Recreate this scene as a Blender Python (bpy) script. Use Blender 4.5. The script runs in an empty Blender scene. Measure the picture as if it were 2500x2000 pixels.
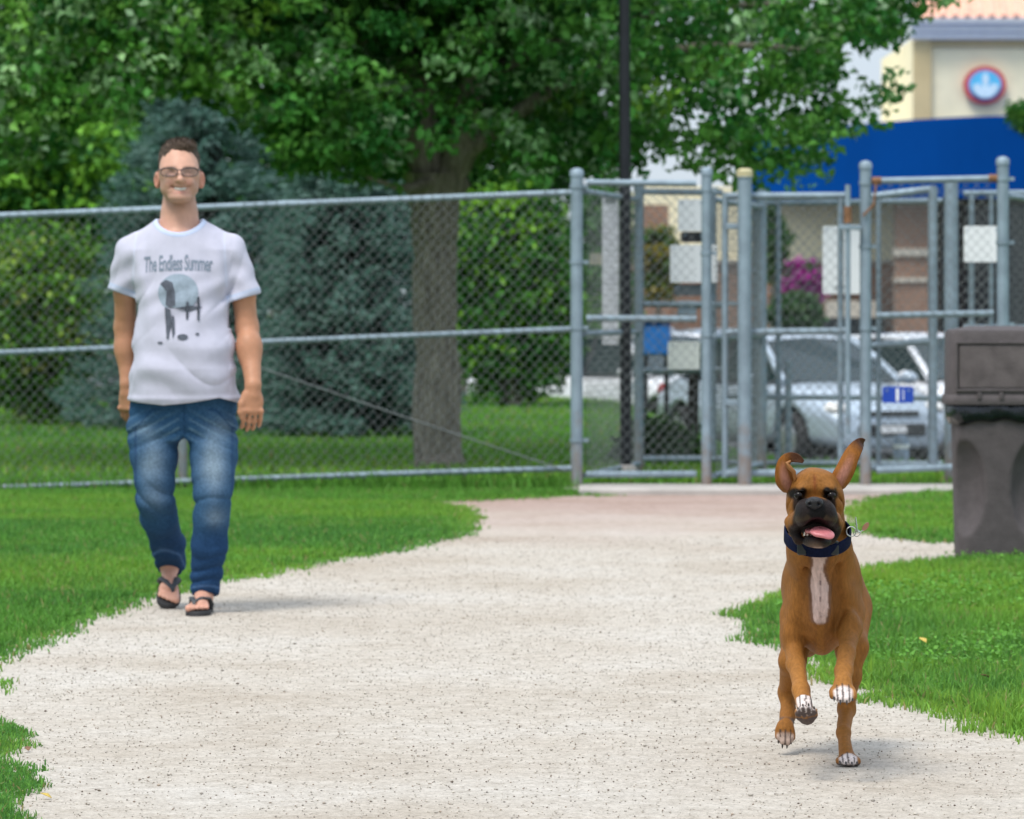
import bpy, math, random
import numpy as np
from mathutils import Vector, Matrix
from mathutils.bvhtree import BVHTree

# ------------------------------------------------------------------ camera, sky, sun, exposure
F_PX, EYE, HORIZON = 10450.0, 1.18, 752.0          # focal length in photo pixels, eye height, horizon row
scene = bpy.context.scene
cam_d = bpy.data.cameras.new("camera")
cam = bpy.data.objects.new("camera", cam_d)
scene.collection.objects.link(cam)
cam.location = (0, 0, EYE)
cam.rotation_euler = (math.radians(90), 0, 0)
cam_d.sensor_width = 36.0
cam_d.lens = 36.0 * F_PX / 2500.0
cam_d.shift_y = -(1000.0 - HORIZON) / 2500.0
cam_d.clip_start = 0.5
cam_d.clip_end = 3000.0
cam_d.dof.use_dof = True
cam_d.dof.focus_distance = 10.75
cam_d.dof.aperture_fstop = 8.2
scene.camera = cam

SUN_EL, SUN_AZ = math.radians(62), math.radians(215)   # azimuth clockwise from +Y (north)
world = bpy.data.worlds.new("World")
scene.world = world
world.use_nodes = True
wn, wl = world.node_tree.nodes, world.node_tree.links
wn.clear()
sky = wn.new("ShaderNodeTexSky")
sky.sky_type = 'NISHITA'
sky.sun_disc = False
sky.sun_elevation = SUN_EL
sky.sun_rotation = SUN_AZ
sky.air_density = 1.0
sky.dust_density = 0.6
sky.ozone_density = 1.2
bg = wn.new("ShaderNodeBackground")
bg.inputs["Strength"].default_value = 0.068
wo = wn.new("ShaderNodeOutputWorld")
# thin, even cloud over the whole sky
wtc = wn.new("ShaderNodeTexCoord")
wno = wn.new("ShaderNodeTexNoise"); wno.inputs["Scale"].default_value = 2.5; wno.inputs["Detail"].default_value = 5
wl.new(wtc.outputs["Generated"], wno.inputs["Vector"])
wmr = wn.new("ShaderNodeMapRange")
wmr.inputs["From Min"].default_value = 0.3; wmr.inputs["From Max"].default_value = 0.7
wmr.inputs["To Min"].default_value = 0.72; wmr.inputs["To Max"].default_value = 0.97
wl.new(wno.outputs[0], wmr.inputs["Value"])
wmx = wn.new("ShaderNodeMix"); wmx.data_type = 'RGBA'
wl.new(wmr.outputs[0], wmx.inputs[0]); wl.new(sky.outputs[0], wmx.inputs[6])
# overcast: the zenith is about twice as bright as the horizon
wsx = wn.new("ShaderNodeSeparateXYZ"); wl.new(wtc.outputs["Generated"], wsx.inputs[0])
wgr = wn.new("ShaderNodeMapRange")
wgr.inputs["From Min"].default_value = 0.0; wgr.inputs["From Max"].default_value = 1.0
wgr.inputs["To Min"].default_value = 1.0; wgr.inputs["To Max"].default_value = 2.1
wl.new(wsx.outputs["Z"], wgr.inputs["Value"])
wvm = wn.new("ShaderNodeVectorMath"); wvm.operation = 'SCALE'
wvm.inputs[0].default_value = (4.7, 5.35, 6.2)
wl.new(wgr.outputs[0], wvm.inputs["Scale"])
wl.new(wvm.outputs[0], wmx.inputs[7])
wl.new(wmx.outputs[2], bg.inputs[0])
wl.new(bg.outputs[0], wo.inputs[0])

sun_d = bpy.data.lights.new("sun", 'SUN')
sun_d.energy = 1.5
sun_d.angle = math.radians(20)
sun_d.color = (1.0, 0.95, 0.87)
sun = bpy.data.objects.new("sun", sun_d)
scene.collection.objects.link(sun)
sdir = Vector((math.sin(SUN_AZ) * math.cos(SUN_EL), math.cos(SUN_AZ) * math.cos(SUN_EL), math.sin(SUN_EL)))
sun.rotation_euler = sdir.to_track_quat('Z', 'Y').to_euler()
sun.location = (-5, -5, 12)

scene.view_settings.view_transform = 'Standard'
scene.view_settings.look = 'None'
scene.view_settings.exposure = 1.0
scene.view_settings.gamma = 1.0
scene.render.engine = 'CYCLES'
scene.cycles.max_bounces = 4
scene.cycles.diffuse_bounces = 2
scene.cycles.transparent_max_bounces = 12
scene.cycles.caustics_reflective = False
scene.cycles.caustics_refractive = False

# ------------------------------------------------------------------ helpers
rng = np.random.RandomState(11)
COL = scene.collection


def at(px, py, Y):
    """world point seen at photo pixel (px,py) at distance Y"""
    return np.array([(px - 1250.0) * Y / F_PX, Y, EYE - (py - HORIZON) * Y / F_PX])


def on_ground(px, py):
    Y = F_PX * EYE / (py - HORIZON)
    return np.array([(px - 1250.0) * Y / F_PX, Y])


def thing(name, label, cat, loc=(0, 0, 0), group=None):
    o = bpy.data.objects.new(name, None)
    o.empty_display_size = 0.1
    COL.objects.link(o)
    o.location = [float(c) for c in loc]
    o["label"] = label
    o["category"] = cat
    if group:
        o["group"] = group
    return o


def tag(o, label, cat, group=None):
    o["label"] = label
    o["category"] = cat
    if group:
        o["group"] = group
    return o


def origin_of(o):
    p = np.zeros(3)
    while o is not None:
        p += np.array(o.location)
        o = o.parent
    return p


def link_mesh(name, me, mat, parent=None, kind=None, smooth=True, loc=None):
    o = bpy.data.objects.new(name, me)
    COL.objects.link(o)
    if parent is not None:
        o.parent = parent
    if mat is not None:
        me.materials.append(mat)
    if kind:
        o["kind"] = kind
    if smooth:
        me.polygons.foreach_set("use_smooth", np.ones(len(me.polygons), dtype=bool))
    return o


def mesh_np(name, V, tris=None, quads=None, mat=None, parent=None, kind=None, smooth=True, col=None, loc=None):
    """fast mesh from arrays; V in world coordinates; origin goes to the parent's origin (or loc)"""
    V = np.asarray(V, dtype=np.float64)
    org = origin_of(parent) if parent is not None else (np.zeros(3) if loc is None else np.array(loc, float))
    me = bpy.data.meshes.new(name)
    nt = 0 if tris is None else len(tris)
    nq = 0 if quads is None else len(quads)
    loops = []
    if nt:
        loops.append(np.asarray(tris, dtype=np.int32).ravel())
    if nq:
        loops.append(np.asarray(quads, dtype=np.int32).ravel())
    loops = np.concatenate(loops)
    starts = np.concatenate([np.arange(nt) * 3, nt * 3 + np.arange(nq) * 4]).astype(np.int32)
    totals = np.concatenate([np.full(nt, 3), np.full(nq, 4)]).astype(np.int32)
    me.vertices.add(len(V))
    me.vertices.foreach_set("co", (V - org).astype(np.float32).ravel())
    me.loops.add(len(loops))
    me.loops.foreach_set("vertex_index", loops)
    me.polygons.add(nt + nq)
    me.polygons.foreach_set("loop_start", starts)
    me.polygons.foreach_set("loop_total", totals)
    me.update(calc_edges=True)
    if col is not None:
        a = me.attributes.new("Col", 'FLOAT_COLOR', 'POINT')
        c4 = np.ones((len(V), 4), dtype=np.float32)
        c4[:, :3] = col
        a.data.foreach_set("color", c4.ravel())
    o = link_mesh(name, me, mat, parent, kind, smooth)
    if parent is None and loc is not None:
        o.location = [float(c) for c in loc]
    return o


class MB:
    """collects simple solids into one mesh"""
    def __init__(s):
        s.v = []; s.f = []

    def add(s, v, f):
        n = len(s.v)
        s.v += [tuple(map(float, p)) for p in v]
        s.f += [tuple(i + n for i in q) for q in f]
        return s

    def box(s, lo, hi, M=None, bev=0.0):
        (x0, y0, z0), (x1, y1, z1) = lo, hi
        if bev <= 0:
            v = [(x0, y0, z0), (x1, y0, z0), (x1, y1, z0), (x0, y1, z0), (x0, y0, z1), (x1, y0, z1), (x1, y1, z1), (x0, y1, z1)]
            f = [(3, 2, 1, 0), (4, 5, 6, 7), (0, 1, 5, 4), (1, 2, 6, 5), (2, 3, 7, 6), (3, 0, 4, 7)]
        else:
            b = bev
            v = []
            for (z, ins) in ((z0, b), (z0 + b, 0), (z1 - b, 0), (z1, b)):
                xa, xb, ya, yb = x0 + ins, x1 - ins, y0 + ins, y1 - ins
                c = b if ins == 0 else b * 0.5
                v += [(xa + c, ya, z), (xb - c, ya, z), (xb, ya + c, z), (xb, yb - c, z), (xb - c, yb, z), (xa + c, yb, z), (xa, yb - c, z), (xa, ya + c, z)]
            f = [tuple(range(7, -1, -1)), tuple(range(24, 32))]
            for r in range(3):
                for i in range(8):
                    j = (i + 1) % 8
                    f.append((r * 8 + i, r * 8 + j, r * 8 + 8 + j, r * 8 + 8 + i))
        if M is not None:
            v = [tuple(M @ Vector(p)) for p in v]
        return s.add(v, f)

    def tube(s, pts, r, n=8, caps=True, flat=1.0, up=None):
        pts = [Vector([float(c) for c in p]) for p in pts]
        rs = r if hasattr(r, "__len__") else [r] * len(pts)
        v = []; f = []
        prev = None
        for i, p in enumerate(pts):
            a = pts[max(0, i - 1)]; b = pts[min(len(pts) - 1, i + 1)]
            t = (b - a).normalized()
            ref = Vector(up) if up is not None else (prev if prev is not None else (Vector((0, 0, 1)) if abs(t.z) < 0.9 else Vector((1, 0, 0))))
            e1 = (ref - t * ref.dot(t))
            if e1.length < 1e-6:
                e1 = t.orthogonal()
            e1.normalize(); e2 = t.cross(e1)
            prev = e1
            for k in range(n):
                a_ = 2 * math.pi * k / n
                v.append(p + e1 * (math.cos(a_) * rs[i] * flat) + e2 * (math.sin(a_) * rs[i]))
        m = len(pts)
        for i in range(m - 1):
            for k in range(n):
                k2 = (k + 1) % n
                f.append((i * n + k, i * n + k2, (i + 1) * n + k2, (i + 1) * n + k))
        if caps:
            f.append(tuple(range(n - 1, -1, -1)))
            f.append(tuple((m - 1) * n + k for k in range(n)))
        return s.add(v, f)

    def ball(s, c, r, nu=12, nv=8, M=None):
        r3 = r if hasattr(r, "__len__") else (r, r, r)
        v = []; f = []
        for j in range(nv + 1):
            th = math.pi * j / nv
            for i in range(nu):
                ph = 2 * math.pi * i / nu
                p = Vector((r3[0] * math.sin(th) * math.cos(ph), r3[1] * math.sin(th) * math.sin(ph), r3[2] * math.cos(th)))
                if M is not None:
                    p = M @ p
                v.append((p.x + c[0], p.y + c[1], p.z + c[2]))
        for j in range(nv):
            for i in range(nu):
                i2 = (i + 1) % nu
                f.append((j * nu + i, (j + 1) * nu + i, (j + 1) * nu + i2, j * nu + i2))
        return s.add(v, f)

    def prism(s, poly, y0, y1):
        """polygon in (x,z), extruded along y"""
        n = len(poly)
        v = [(p[0], y0, p[1]) for p in poly] + [(p[0], y1, p[1]) for p in poly]
        f = [tuple(range(n)), tuple(range(2 * n - 1, n - 1, -1))]
        for i in range(n):
            j = (i + 1) % n
            f.append((j, i, n + i, n + j))
        return s.add(v, f)

    def build(s, name, mat, parent=None, smooth=False, kind=None, loc=None, M=None):
        me = bpy.data.meshes.new(name)
        org = origin_of(parent) if parent is not None else (np.zeros(3) if loc is None else np.array(loc, float))
        V = np.array(s.v, float)
        if M is not None:
            A = np.array(M)
            V = V @ A[:3, :3].T + A[:3, 3]
        me.from_pydata([tuple(p) for p in (V - org)], [], s.f)
        me.update()
        o = link_mesh(name, me, mat, parent, kind, False)
        if smooth:
            me.polygons.foreach_set("use_smooth", np.ones(len(me.polygons), dtype=bool))
            try:
                me.set_sharp_from_angle(angle=math.radians(42))
            except Exception:
                pass
        if parent is None and loc is not None:
            o.location = [float(c) for c in loc]
        return o


# ------------------------------------------------------------------ materials
def new_mat(name):
    m = bpy.data.materials.new(name)
    m.use_nodes = True
    nt = m.node_tree
    b = nt.nodes.get("Principled BSDF")
    return m, nt, nt.nodes, nt.links, b


def mat(name, color, rough=0.6, metal=0.0, var=0.12, scale=8.0, bump=0.0, bscale=60.0, spec=0.5, coat=0.0, sheen=0.0):
    m, nt, N, L, b = new_mat(name)
    b.inputs["Roughness"].default_value = rough
    b.inputs["Metallic"].default_value = metal
    b.inputs["Specular IOR Level"].default_value = spec
    b.inputs["Coat Weight"].default_value = coat
    b.inputs["Sheen Weight"].default_value = sheen
    tc = N.new("ShaderNodeTexCoord")
    no = N.new("ShaderNodeTexNoise")
    no.inputs["Scale"].default_value = scale
    no.inputs["Detail"].default_value = 6
    L.new(tc.outputs["Object"], no.inputs["Vector"])
    r = N.new("ShaderNodeValToRGB")
    c = np.array(color)
    r.color_ramp.elements[0].position = 0.3
    r.color_ramp.elements[1].position = 0.7
    r.color_ramp.elements[0].color = (*(c * (1 - var)), 1)
    r.color_ramp.elements[1].color = (*np.minimum(c * (1 + var), 1), 1)
    L.new(no.outputs[0], r.inputs[0])
    L.new(r.outputs[0], b.inputs["Base Color"])
    if bump > 0:
        n2 = N.new("ShaderNodeTexNoise")
        n2.inputs["Scale"].default_value = bscale
        n2.inputs["Detail"].default_value = 4
        L.new(tc.outputs["Object"], n2.inputs["Vector"])
        bp = N.new("ShaderNodeBump")
        bp.inputs["Strength"].default_value = bump
        bp.inputs["Distance"].default_value = 0.01
        L.new(n2.outputs[0], bp.inputs["Height"])
        L.new(bp.outputs[0], b.inputs["Normal"])
    return m


def mat_attr(name, rough=0.7, var=0.15, scale=60.0, bump=0.15, bscale=250.0, sheen=0.0, spec=0.3, sss=0.0, stretch=None):
    """base colour from the Col attribute, broken up by noise"""
    m, nt, N, L, b = new_mat(name)
    b.inputs["Roughness"].default_value = rough
    b.inputs["Specular IOR Level"].default_value = spec
    b.inputs["Sheen Weight"].default_value = sheen
    if sss:
        b.inputs["Subsurface Weight"].default_value = sss
        b.inputs["Subsurface Radius"].default_value = (0.012, 0.005, 0.003)
    at_ = N.new("ShaderNodeAttribute"); at_.attribute_name = "Col"
    tc = N.new("ShaderNodeTexCoord")
    mp = N.new("ShaderNodeMapping")
    if stretch:
        mp.inputs["Scale"].default_value = stretch
    L.new(tc.outputs["Object"], mp.inputs["Vector"])
    no = N.new("ShaderNodeTexNoise")
    no.inputs["Scale"].default_value = scale
    no.inputs["Detail"].default_value = 5
    L.new(mp.outputs[0], no.inputs["Vector"])
    mr = N.new("ShaderNodeMapRange")
    mr.inputs["From Min"].default_value = 0.3; mr.inputs["From Max"].default_value = 0.7
    mr.inputs["To Min"].default_value = 1 - var; mr.inputs["To Max"].default_value = 1 + var
    L.new(no.outputs[0], mr.inputs["Value"])
    mx = N.new("ShaderNodeMix"); mx.data_type = 'RGBA'; mx.blend_type = 'MULTIPLY'
    mx.inputs["Factor"].default_value = 1.0
    L.new(at_.outputs["Color"], mx.inputs[6])
    L.new(mr.outputs[0], mx.inputs[7])
    L.new(mx.outputs[2], b.inputs["Base Color"])
    if bump > 0:
        n2 = N.new("ShaderNodeTexNoise")
        n2.inputs["Scale"].default_value = bscale
        n2.inputs["Detail"].default_value = 3
        L.new(mp.outputs[0], n2.inputs["Vector"])
        bp = N.new("ShaderNodeBump")
        bp.inputs["Strength"].default_value = bump
        bp.inputs["Distance"].default_value = 0.004
        L.new(n2.outputs[0], bp.inputs["Height"])
        L.new(bp.outputs[0], b.inputs["Normal"])
    return m


def mat_leaf(name, transl=0.35, rough=0.5, spec=0.35):
    m, nt, N, L, b = new_mat(name)
    b.inputs["Roughness"].default_value = rough
    b.inputs["Specular IOR Level"].default_value = spec
    a = N.new("ShaderNodeAttribute"); a.attribute_name = "Col"
    L.new(a.outputs["Color"], b.inputs["Base Color"])
    t = N.new("ShaderNodeBsdfTranslucent")
    hs = N.new("ShaderNodeHueSaturation")
    hs.inputs["Value"].default_value = 1.3
    hs.inputs["Hue"].default_value = 0.485
    L.new(a.outputs["Color"], hs.inputs["Color"])
    L.new(hs.outputs[0], t.inputs["Color"])
    mx = N.new("ShaderNodeMixShader"); mx.inputs[0].default_value = transl
    out = N["Material Output"]
    L.new(b.outputs[0], mx.inputs[1]); L.new(t.outputs[0], mx.inputs[2])
    L.new(mx.outputs[0], out.inputs["Surface"])
    return m


# ------------------------------------------------------------------ implicit surfaces (one continuous skin per body)
class Field:
    def __init__(s, lo, hi, h):
        s.lo = np.array(lo, float); s.h = h
        n = np.ceil((np.array(hi) - s.lo) / h).astype(int) + 1
        s.ax = [(s.lo[i] + h * np.arange(n[i])).astype(np.float32) for i in range(3)]
        s.F = np.full(n, 1.0, dtype=np.float32)

    def win(s, lo, hi):
        sl = []
        for i in range(3):
            a = int(max(0, math.floor((lo[i] - s.lo[i]) / s.h)))
            b = int(min(len(s.ax[i]), math.ceil((hi[i] - s.lo[i]) / s.h) + 1))
            sl.append(slice(a, max(a, b)))
        X = s.ax[0][sl[0]][:, None, None]; Y = s.ax[1][sl[1]][None, :, None]; Z = s.ax[2][sl[2]][None, None, :]
        return tuple(sl), X, Y, Z

    def mix(s, sl, d, k, op):
        f = s.F[sl]
        if op == '+':
            if k > 0:
                hh = np.clip(0.5 + 0.5 * (f - d) / k, 0, 1)
                s.F[sl] = f * (1 - hh) + d * hh - k * hh * (1 - hh)
            else:
                s.F[sl] = np.minimum(f, d)
        else:
            if k > 0:
                hh = np.clip(0.5 - 0.5 * (f + d) / k, 0, 1)
                s.F[sl] = f * (1 - hh) - d * hh + k * hh * (1 - hh)
            else:
                s.F[sl] = np.maximum(f, -d)

    def cone(s, a, b, ra, rb=None, k=0.02, op='+', flat=None):
        a = np.array(a, float); b = np.array(b, float)
        rb = ra if rb is None else rb
        m = max(ra, rb) * (1.0 if flat is None else 1.6) + k * 1.5 + 3 * s.h
        sl, X, Y, Z = s.win(np.minimum(a, b) - m, np.maximum(a, b) + m)
        ab = b - a; L2 = float(ab @ ab) + 1e-12
        dx, dy, dz = X - a[0], Y - a[1], Z - a[2]
        t = np.clip((dx * ab[0] + dy * ab[1] + dz * ab[2]) / L2, 0, 1)
        ex, ey, ez = dx - t * ab[0], dy - t * ab[1], dz - t * ab[2]
        if flat is not None:       # flat = (direction, factor): squeeze along a direction
            n = np.array(flat[0], float); n /= np.linalg.norm(n); q = flat[1]
            c = ex * n[0] + ey * n[1] + ez * n[2]
            c2 = c * (1 / q - 1)
            ex, ey, ez = ex + c2 * n[0], ey + c2 * n[1], ez + c2 * n[2]
            d = (np.sqrt(ex * ex + ey * ey + ez * ez) - (ra + (rb - ra) * t)) * min(1, q)
        else:
            d = np.sqrt(ex * ex + ey * ey + ez * ez) - (ra + (rb - ra) * t)
        s.mix(sl, d.astype(np.float32), k, op)

    def chain(s, pts, rs, k=0.02, op='+'):
        for i in range(len(pts) - 1):
            s.cone(pts[i], pts[i + 1], rs[i], rs[i + 1], k, op)

    def ell(s, c, r, k=0.02, op='+', R=None):
        c = np.array(c, float); r = np.array(r, float) if hasattr(r, "__len__") else np.full(3, float(r))
        m = r.max() + k * 1.5 + 3 * s.h if R is not None else r + k * 1.5 + 3 * s.h
        sl, X, Y, Z = s.win(c - m, c + m)
        dx, dy, dz = X - c[0], Y - c[1], Z - c[2]
        if R is not None:
            A = np.array(R)
            dx, dy, dz = (A[0, 0] * dx + A[1, 0] * dy + A[2, 0] * dz, A[0, 1] * dx + A[1, 1] * dy + A[2, 1] * dz, A[0, 2] * dx + A[1, 2] * dy + A[2, 2] * dz)
        q = np.sqrt((dx / r[0]) ** 2 + (dy / r[1]) ** 2 + (dz / r[2]) ** 2)
        g = np.sqrt((dx / r[0] ** 2) ** 2 + (dy / r[1] ** 2) ** 2 + (dz / r[2] ** 2) ** 2) + 1e-6
        d = q * (q - 1) / g
        s.mix(sl, d.astype(np.float32), k, op)

    def box(s, c, r, rad=0.02, k=0.0, op='+'):
        c = np.array(c, float); r = np.array(r, float)
        m = r + k + 3 * s.h + rad
        sl, X, Y, Z = s.win(c - m, c + m)
        qx, qy, qz = np.abs(X - c[0]) - r[0] + rad, np.abs(Y - c[1]) - r[1] + rad, np.abs(Z - c[2]) - r[2] + rad
        d = np.sqrt(np.maximum(qx, 0) ** 2 + np.maximum(qy, 0) ** 2 + np.maximum(qz, 0) ** 2) + np.minimum(np.maximum(qx, np.maximum(qy, qz)), 0) - rad
        s.mix(sl, d.astype(np.float32), k, op)

    def loft(s, zs, cx, cy, rx, ry, k=0.02, p=2.0):
        """stack of ellipses over z (zs rising)"""
        zs = np.array(zs, float)
        R = max(max(rx), max(ry))
        lo = (min(cx) - R - k - 4 * s.h, min(cy) - R - k - 4 * s.h, zs[0] - 4 * s.h - k)
        hi = (max(cx) + R + k + 4 * s.h, max(cy) + R + k + 4 * s.h, zs[-1] + 4 * s.h + k)
        sl, X, Y, Z = s.win(lo, hi)
        z = Z.ravel()
        i_ = lambda a: np.interp(z, zs, a)[None, None, :]
        CX, CY, RX, RY = i_(cx), i_(cy), i_(rx), i_(ry)
        q = (np.abs((X - CX) / RX) ** p + np.abs((Y - CY) / RY) ** p) ** (1.0 / p)
        d = (q - 1) * np.minimum(RX, RY)
        d = np.maximum(d, np.maximum(zs[0] - Z, Z - zs[-1]))
        s.mix(sl, d.astype(np.float32), k, '+')

    def disp(s, fn, band=0.05):
        X = s.ax[0][:, None, None]; Y = s.ax[1][None, :, None]; Z = s.ax[2][None, None, :]
        s.F += fn(X, Y, Z).astype(np.float32) * (np.abs(s.F) < band)

    def cut(s, fn):
        """keep where fn(X,Y,Z) <= 0"""
        X = s.ax[0][:, None, None]; Y = s.ax[1][None, :, None]; Z = s.ax[2][None, None, :]
        s.F = np.maximum(s.F, fn(X, Y, Z).astype(np.float32))

    def mesh(s, smooth=1):
        F = s.F; h = s.h
        ins = F < 0
        n0, n1, n2 = F.shape
        cnt = np.zeros((n0 - 1, n1 - 1, n2 - 1), dtype=np.int8)
        for a in (0, 1):
            for b in (0, 1):
                for c in (0, 1):
                    cnt += ins[a:n0 - 1 + a, b:n1 - 1 + b, c:n2 - 1 + c]
        act = (cnt > 0) & (cnt < 8)
        I, J, K = np.nonzero(act)
        idx = np.full(act.shape, -1, dtype=np.int32)
        idx[I, J, K] = np.arange(len(I))
        P = np.zeros((len(I), 3)); W = np.zeros(len(I))
        corners = [(a, b, c) for a in (0, 1) for b in (0, 1) for c in (0, 1)]
        val = {q: F[I + q[0], J + q[1], K + q[2]].astype(np.float64) for q in corners}
        for q in corners:
            for d in range(3):
                if q[d] == 0:
                    q2 = list(q); q2[d] = 1; q2 = tuple(q2)
                    va, vb = val[q], val[q2]
                    m = (va < 0) != (vb < 0)
                    t = np.where(m, va / np.where(m, va - vb, 1), 0)
                    p = np.zeros((len(I), 3)) + np.array(q)
                    p[:, d] += t
                    P += p * m[:, None]; W += m
        P /= W[:, None]
        V = s.lo + h * (P + np.stack([I, J, K], 1))
        quads = []
        for d in range(3):
            e1, e2 = (d + 1) % 3, (d + 2) % 3
            sa = [slice(None)] * 3; sb = [slice(None)] * 3
            sa[d] = slice(0, -1); sb[d] = slice(1, None)
            A, B = ins[tuple(sa)], ins[tuple(sb)]
            E = np.array(np.nonzero(A != B)).T
            ok = (E[:, e1] > 0) & (E[:, e2] > 0) & (E[:, e1] < F.shape[e1] - 1) & (E[:, e2] < F.shape[e2] - 1)
            E = E[ok]
            flip = ~A[tuple(E.T)]
            def id_(o1, o2):
                q = E.copy(); q[:, e1] -= o1; q[:, e2] -= o2
                return idx[q[:, 0], q[:, 1], q[:, 2]]
            Q = np.stack([id_(1, 1), id_(0, 1), id_(0, 0), id_(1, 0)], 1)
            Q[flip] = Q[flip][:, ::-1]
            quads.append(Q)
        Q = np.concatenate(quads)
        for _ in range(smooth):
            S = np.zeros_like(V); C = np.zeros(len(V))
            for a, b in ((0, 1), (1, 2), (2, 3), (3, 0)):
                np.add.at(S, Q[:, a], V[Q[:, b]]); np.add.at(C, Q[:, a], 1)
            V = 0.5 * V + 0.5 * S / np.maximum(C, 1)[:, None]
        return V, Q


def sstep(a, b, x):
    t = np.clip((x - a) / (b - a), 0, 1)
    return t * t * (3 - 2 * t)


def mixc(c, c2, w):
    return c * (1 - w[:, None]) + np.array(c2)[None, :] * w[:, None]


def wob(P, f, seed=0):
    """cheap smooth noise in -1..1 for (n,3) points"""
    r = np.random.RandomState(seed)
    o = np.zeros(len(P))
    for i in range(5):
        k = r.normal(size=3) * f * (1 + 0.5 * i)
        o += np.sin(P @ k + r.uniform(0, 6.28)) / (1 + 0.5 * i)
    return o / 2.4
# ------------------------------------------------------------------ ground, path, lawns, parking lot
D = 1.1596                                           # the photo was measured on a 2156 px wide copy


def poly_world(pts):
    return np.array([on_ground(x * D, y * D) for x, y in pts])


def roughen(P, amp, seed, closed=True, step=0.12):
    """subdivide a polygon and give it a ragged edge"""
    r = np.random.RandomState(seed)
    out = []
    n = len(P)
    for i in range(n):
        a, b = P[i], P[(i + 1) % n]
        L = np.linalg.norm(b - a)
        m = int(min(40, max(1, L / step)))
        nrm = np.array([-(b - a)[1], (b - a)[0]]) / (L + 1e-9)
        for j in range(m):
            p = a + (b - a) * j / m
            out.append(p + (nrm * r.normal() * amp if L < 9 else 0))
    return np.array(out)


def inside(P, x, y):
    c = np.zeros(len(x), dtype=bool)
    n = len(P)
    j = n - 1
    for i in range(n):
        xi, yi = P[i]; xj, yj = P[j]
        if yi != yj:
            c ^= ((yi > y) != (yj > y)) & (x < (xj - xi) * (y - yi) / (yj - yi) + xi)
        j = i
    return c


# the boundary of the lawn beyond the fence, where the bank drops to the parking lot
EDGE_X = np.array([-60, -30, -2.0, 1.25, 1.43, 1.66, 1.87, 2.3, 3.2, 12, 60])
EDGE_Y = np.array([90, 78, 62, 52.5, 49.7, 40.5, 33.2, 32.0, 31.6, 31.2, 31])


def terrain(x, y):
    """height of the ground"""
    e = np.interp(x, EDGE_X, EDGE_Y)
    slope = np.abs(np.interp(x + 0.1, EDGE_X, EDGE_Y) - np.interp(x - 0.1, EDGE_X, EDGE_Y)) / 0.2
    d = (y - e) / np.sqrt(1 + slope ** 2)
    return -0.65 * sstep(0.0, 1.5, d)


PATH = poly_world([(150, 2000), (110, 1800), (75, 1725), (70, 1690), (60, 1640), (25, 1610), (55, 1565), (20, 1530), (-60, 1518), (-160, 1505), (-90, 1485),
                   (12, 1466), (0, 1448), (-60, 1432), (0, 1414), (30, 1395), (130, 1345), (240, 1297), (330, 1265), (480, 1222), (560, 1212), (700, 1185),
                   (830, 1165), (985, 1128), (1003, 1090), (975, 1072), (905, 1058), (1000, 1056), (1210, 1047), (1290, 1047), (1300, 1038), (2000, 1026), (5200, 1022), (5200, 2000)])
PATH_SMOOTH = roughen(PATH, 0.012, 3)
PATH = roughen(PATH, 0.035, 4)
ISLE_FAR = (poly_world([(1785, 1088), (1800, 1062), (1900, 1044), (2000, 1034), (5200, 1028), (5200, 1150), (2000, 1146), (1880, 1139), (1815, 1131), (1788, 1112)]))
FAR_SMOOTH = ISLE_FAR
ISLE_FAR = roughen(ISLE_FAR, 0.04, 5)
ISLE_NEAR = (poly_world([(1535, 1300), (1640, 1262), (1740, 1228), (1830, 1203), (2010, 1182), (2120, 1180), (5200, 1172), (5200, 1800), (2156, 1562), (2060, 1552), (2020, 1546),
                                (2045, 1528), (1960, 1502), (1890, 1492), (1812, 1477), (1850, 1458), (1760, 1450), (1700, 1440), (1722, 1402), (1700, 1382), (1640, 1366),
                                (1560, 1352), (1580, 1332)]))
NEAR_SMOOTH = roughen(ISLE_NEAR, 0.008, 6)
ISLE_NEAR = roughen(ISLE_NEAR, 0.030, 7)


def offset(P, d):
    """polygon grown outwards by d"""
    e = np.roll(P, -1, 0) - np.roll(P, 1, 0)
    nrm = np.stack([e[:, 1], -e[:, 0]], 1) / (np.linalg.norm(e, axis=1)[:, None] + 1e-9)
    area = np.sum(P[:, 0] * np.roll(P[:, 1], -1) - np.roll(P[:, 0], -1) * P[:, 1])
    return P + nrm * d * np.sign(area)


def tri_sheet(name, P, z, m, kind='structure'):
    from mathutils.geometry import tessellate_polygon
    pts = [Vector((float(p[0]), float(p[1]), z)) for p in P]
    t = tessellate_polygon([pts])
    V = np.array([tuple(p) for p in pts])
    T = np.array(t)
    a = V[T[:, 1]] - V[T[:, 0]]; b = V[T[:, 2]] - V[T[:, 0]]
    f = (a[:, 0] * b[:, 1] - a[:, 1] * b[:, 0]) < 0
    T[f] = T[f][:, ::-1]
    return mesh_np(name, V, tris=T, mat=m, kind=kind, smooth=False)


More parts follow.
